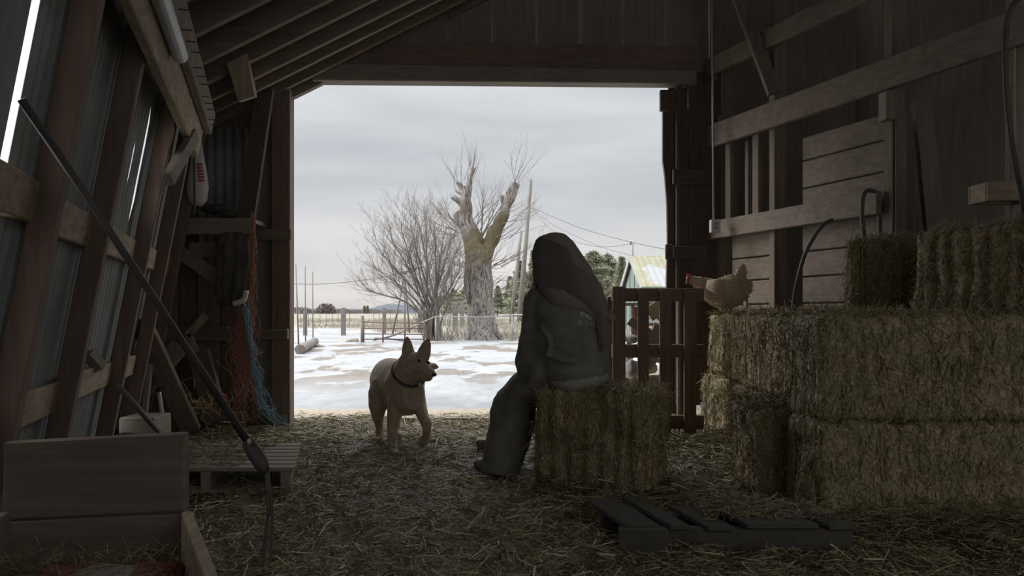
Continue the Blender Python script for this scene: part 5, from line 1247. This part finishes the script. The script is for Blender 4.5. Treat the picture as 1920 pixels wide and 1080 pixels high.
    mb.tube([W(966, 752, 4.22), W(961, 785, 4.22), W(957, 812, 4.2), W(947, 845, 4.18), W(937, 872, 4.18), W(934, 892, 4.17)], [(.125, .11), (.133, .11), (.128, .105), (.122, .10), (.112, .10), (.108, .10)], 22, up=(1,0,0))
    mb.tube([W(1072, 722, 4.12), W(1030, 722, 4.27), W(985, 735, 4.42), W(962, 765, 4.47)], [(.10, .11), (.10, .11), (.10, .105), (.09, .095)], 20)
    mb.tube([W(968, 760, 4.46), W(968, 800, 4.43), W(963, 835, 4.38), W(950, 862, 4.34), W(942, 876, 4.3)], [(.088, .09), (.085, .088), (.085, .088), (.09, .09), (.09, .088)], 20, up=(1,0,0))
    o = mb.build('trousers', 'trousers', t, smooth=True); remesh(o, .009, 4)
    for v in o.data.vertices:
        w_ = v.co+ORIG[t.name]; v.co += v.normal*(.012*noise.noise(Vector((w_.x*8, w_.y*8, w_.z*12))))
        if w_.z+v.co.z*0 < .008: v.co.z += .008-w_.z
    # shoes
    for (px, Y, tx) in ((922, 4.17, 893), (936, 4.3, 905)):
        h = W(px, 0, Y); tt = W(tx, 0, Y+.10); mb = MB(); mb.tube([(h.x+.03, h.y, .045), (h.x-.01, h.y+.01, .055), ((h.x+tt.x)/2, (h.y+tt.y)/2, .042), (tt.x+.02, tt.y, .035), (tt.x-.01, tt.y, .028)], [(.035, .035), (.045, .05), (.045, .040), (.042, .032), (.022, .018)], 18)
        mb.v = [Vector((v.x, v.y, max(v.z, .006))) for v in mb.v]; mb.build('shoe', 'shoe', t, smooth=True)
    # hair: long mass from the crown down the back
    mb = MB()
    H = [(1033, 440, 9, .03, 4.01), (1033, 444, 19, .065, 4.01), (1035, 452, 29, .10, 4.0), (1040, 466, 38, .118, 3.99), (1044, 482, 44, .12, 3.98), (1051, 500, 48, .115, 3.96), (1060, 522, 54, .105, 3.93), (1074, 543, 52, .085, 3.90), (1094, 560, 37, .062, 3.88), (1113, 578, 21, .040, 3.87), (1126, 598, 12, .025, 3.87), (1133, 618, 5, .012, 3.87)]
    mb.tube([W(a, b, Y) for a, b, r, d, Y in H], [(r*Y/F, d) for a, b, r, d, Y in H], 30, up=(1, 0, 0))
    mb.tube([W(1018, 470, 4.02), W(1008, 495, 4.03), W(1010, 520, 4.03), W(1005, 545, 4.02), W(998, 566, 4.0)], [(.035, .05), (.03, .05), (.032, .045), (.026, .03), (.008, .01)], 14)
    o = mb.build('hair', 'hair', t, smooth=True); remesh(o, .008, 3)
    st = MB(); rnd = random.Random(4)
    for k in range(900):
        u = rnd.random()
        if u < .72:   # back lock strands
            f = rnd.uniform(-1, 1); g = rnd.random(); P = []
            for (a, b, r, d, Y) in H:
                sx = f*r*(1.045+.025*rnd.gauss(0, 1)); sy = -d*math.sqrt(max(0, 1-f*f))*1.07; P.append(W(a+sx, b, Y)+Vector((0, sy if rnd.random() < 2 else 0, 0)))
            P[-1] += Vector((rnd.gauss(0, .012), 0, rnd.gauss(-.02, .04))); C = catmull(P, 2); st.tube(C, [.0018]*len(C), 3, cap=False)
        elif u < .85:
            a = rnd.uniform(-1, 1); P = [W(1012+4*a, 458, 4.0+.05*a), W(1004+3*a, 476, 4.02), W(1003+4*a, 498, 4.03), W(1006+5*a, 525, 4.03), W(1000+8*a, 552, 4.02), W(990+9*a, 575+8*a, 4.0)]
            st.tube(catmull(P, 3), .0015, 3, cap=False)
        else:         # loose ends by the right elbow
            a = rnd.uniform(0, 1); P = [W(1122, 545+30*a, 3.86), W(1134, 570+20*a, 3.85), W(1140+4*a, 585+14*a, 3.85), W(1146+8*a, 584+12*a+rnd.gauss(0, 4), 3.85)]
            st.tube(catmull(P, 3), .0013, 3, cap=False)
    st.build('hair_strands', 'hair', t)
    wp = MB()
    for k in range(60):
        if k < 34:
            a = rnd.uniform(-1, 1); P = [W(1004+3*a, 505, 4.03), W(1003+3*a, 525, 4.03), W(997+5*a, 545, 4.02), W(990+6*a, 562+6*a, 4.01), W(986+7*a, 580+9*a, 4.0)]
        else:
            a = rnd.uniform(0, 1); P = [W(1128, 550+26*a, 3.86), W(1138, 574+16*a, 3.85), W(1143+4*a, 586+12*a, 3.85), W(1150+6*a, 584+12*a+rnd.gauss(0, 3), 3.85)]
        wp.tube(catmull(P, 3), .0013, 3, cap=False)
    wp.build('loose_hair', 'hair_wisp', t)
    # faded print on the back of the hoodie
    dg = bpy.context.evaluated_depsgraph_get(); hd = [c for c in t.children if c.name.startswith('hoodie')][0]
    def text(s_, px, py, size, rot=0.0, shear=0.0):
        cu = bpy.data.curves.new('t', 'FONT'); cu.body = s_; cu.size = size; cu.shear = shear; ob = bpy.data.objects.new('t', cu); COL.objects.link(ob)
        dg = bpy.context.evaluated_depsgraph_get(); me = bpy.data.meshes.new_from_object(ob.evaluated_get(dg)); bpy.data.objects.remove(ob)
        m3 = Matrix.Rotation(rot, 3, 'Y'); c = W(px, py, 3.7); me2 = bpy.data.meshes.new('print'); import bmesh
        bm = bmesh.new(); bm.from_mesh(me); bmesh.ops.triangulate(bm, faces=bm.faces)
        bmesh.ops.subdivide_edges(bm, edges=bm.edges, cuts=1)
        o0 = ORIG[t.name]; ok = True
        for v in bm.verts:
            q = c+m3 @ Vector((v.co.x, 0, v.co.y)); hit, loc, nrm, _ = hd.ray_cast(q-o0, Vector((0, 1, 0)))
            v.co = (loc+nrm*.0025) if hit else (q-o0+Vector((0, .15, 0)))
        bm.to_mesh(me2); bm.free(); me2.materials.append(M['print_ink']); x = bpy.data.objects.new('back_print', me2); COL.objects.link(x); x.parent = t; return x
    text('Oh', 1076, 574, .055, -.1, .3); text('R lum', 1088, 611, .042, 0.0)
    # pale blob shapes between the words
    import bmesh
    for (px, py, w, h) in ((1097, 588, 5, 7), (1106, 592, 4, 4), (1114, 597, 6, 3)):
        bm = bmesh.new(); bmesh.ops.create_circle(bm, cap_ends=True, segments=12, radius=1.0); bmesh.ops.triangulate(bm, faces=bm.faces); o0 = ORIG[t.name]
        for v in bm.verts:
            q = W(px+v.co.x*w*(1+.3*math.sin(v.co.y*5)), py+v.co.y*h, 3.7); hit, loc, nrm, _ = hd.ray_cast(q-o0, Vector((0, 1, 0)))
            v.co = (loc+nrm*.0025) if hit else (q-o0+Vector((0,.15,0)))
        me2 = bpy.data.meshes.new('print'); bm.to_mesh(me2); bm.free(); me2.materials.append(M['print_ink']); x = bpy.data.objects.new('back_print', me2); COL.objects.link(x); x.parent = t
person()
for o in bpy.data.objects:
    if o.type == 'MESH' and o.parent is not None and o.data.name not in ('x',): pass
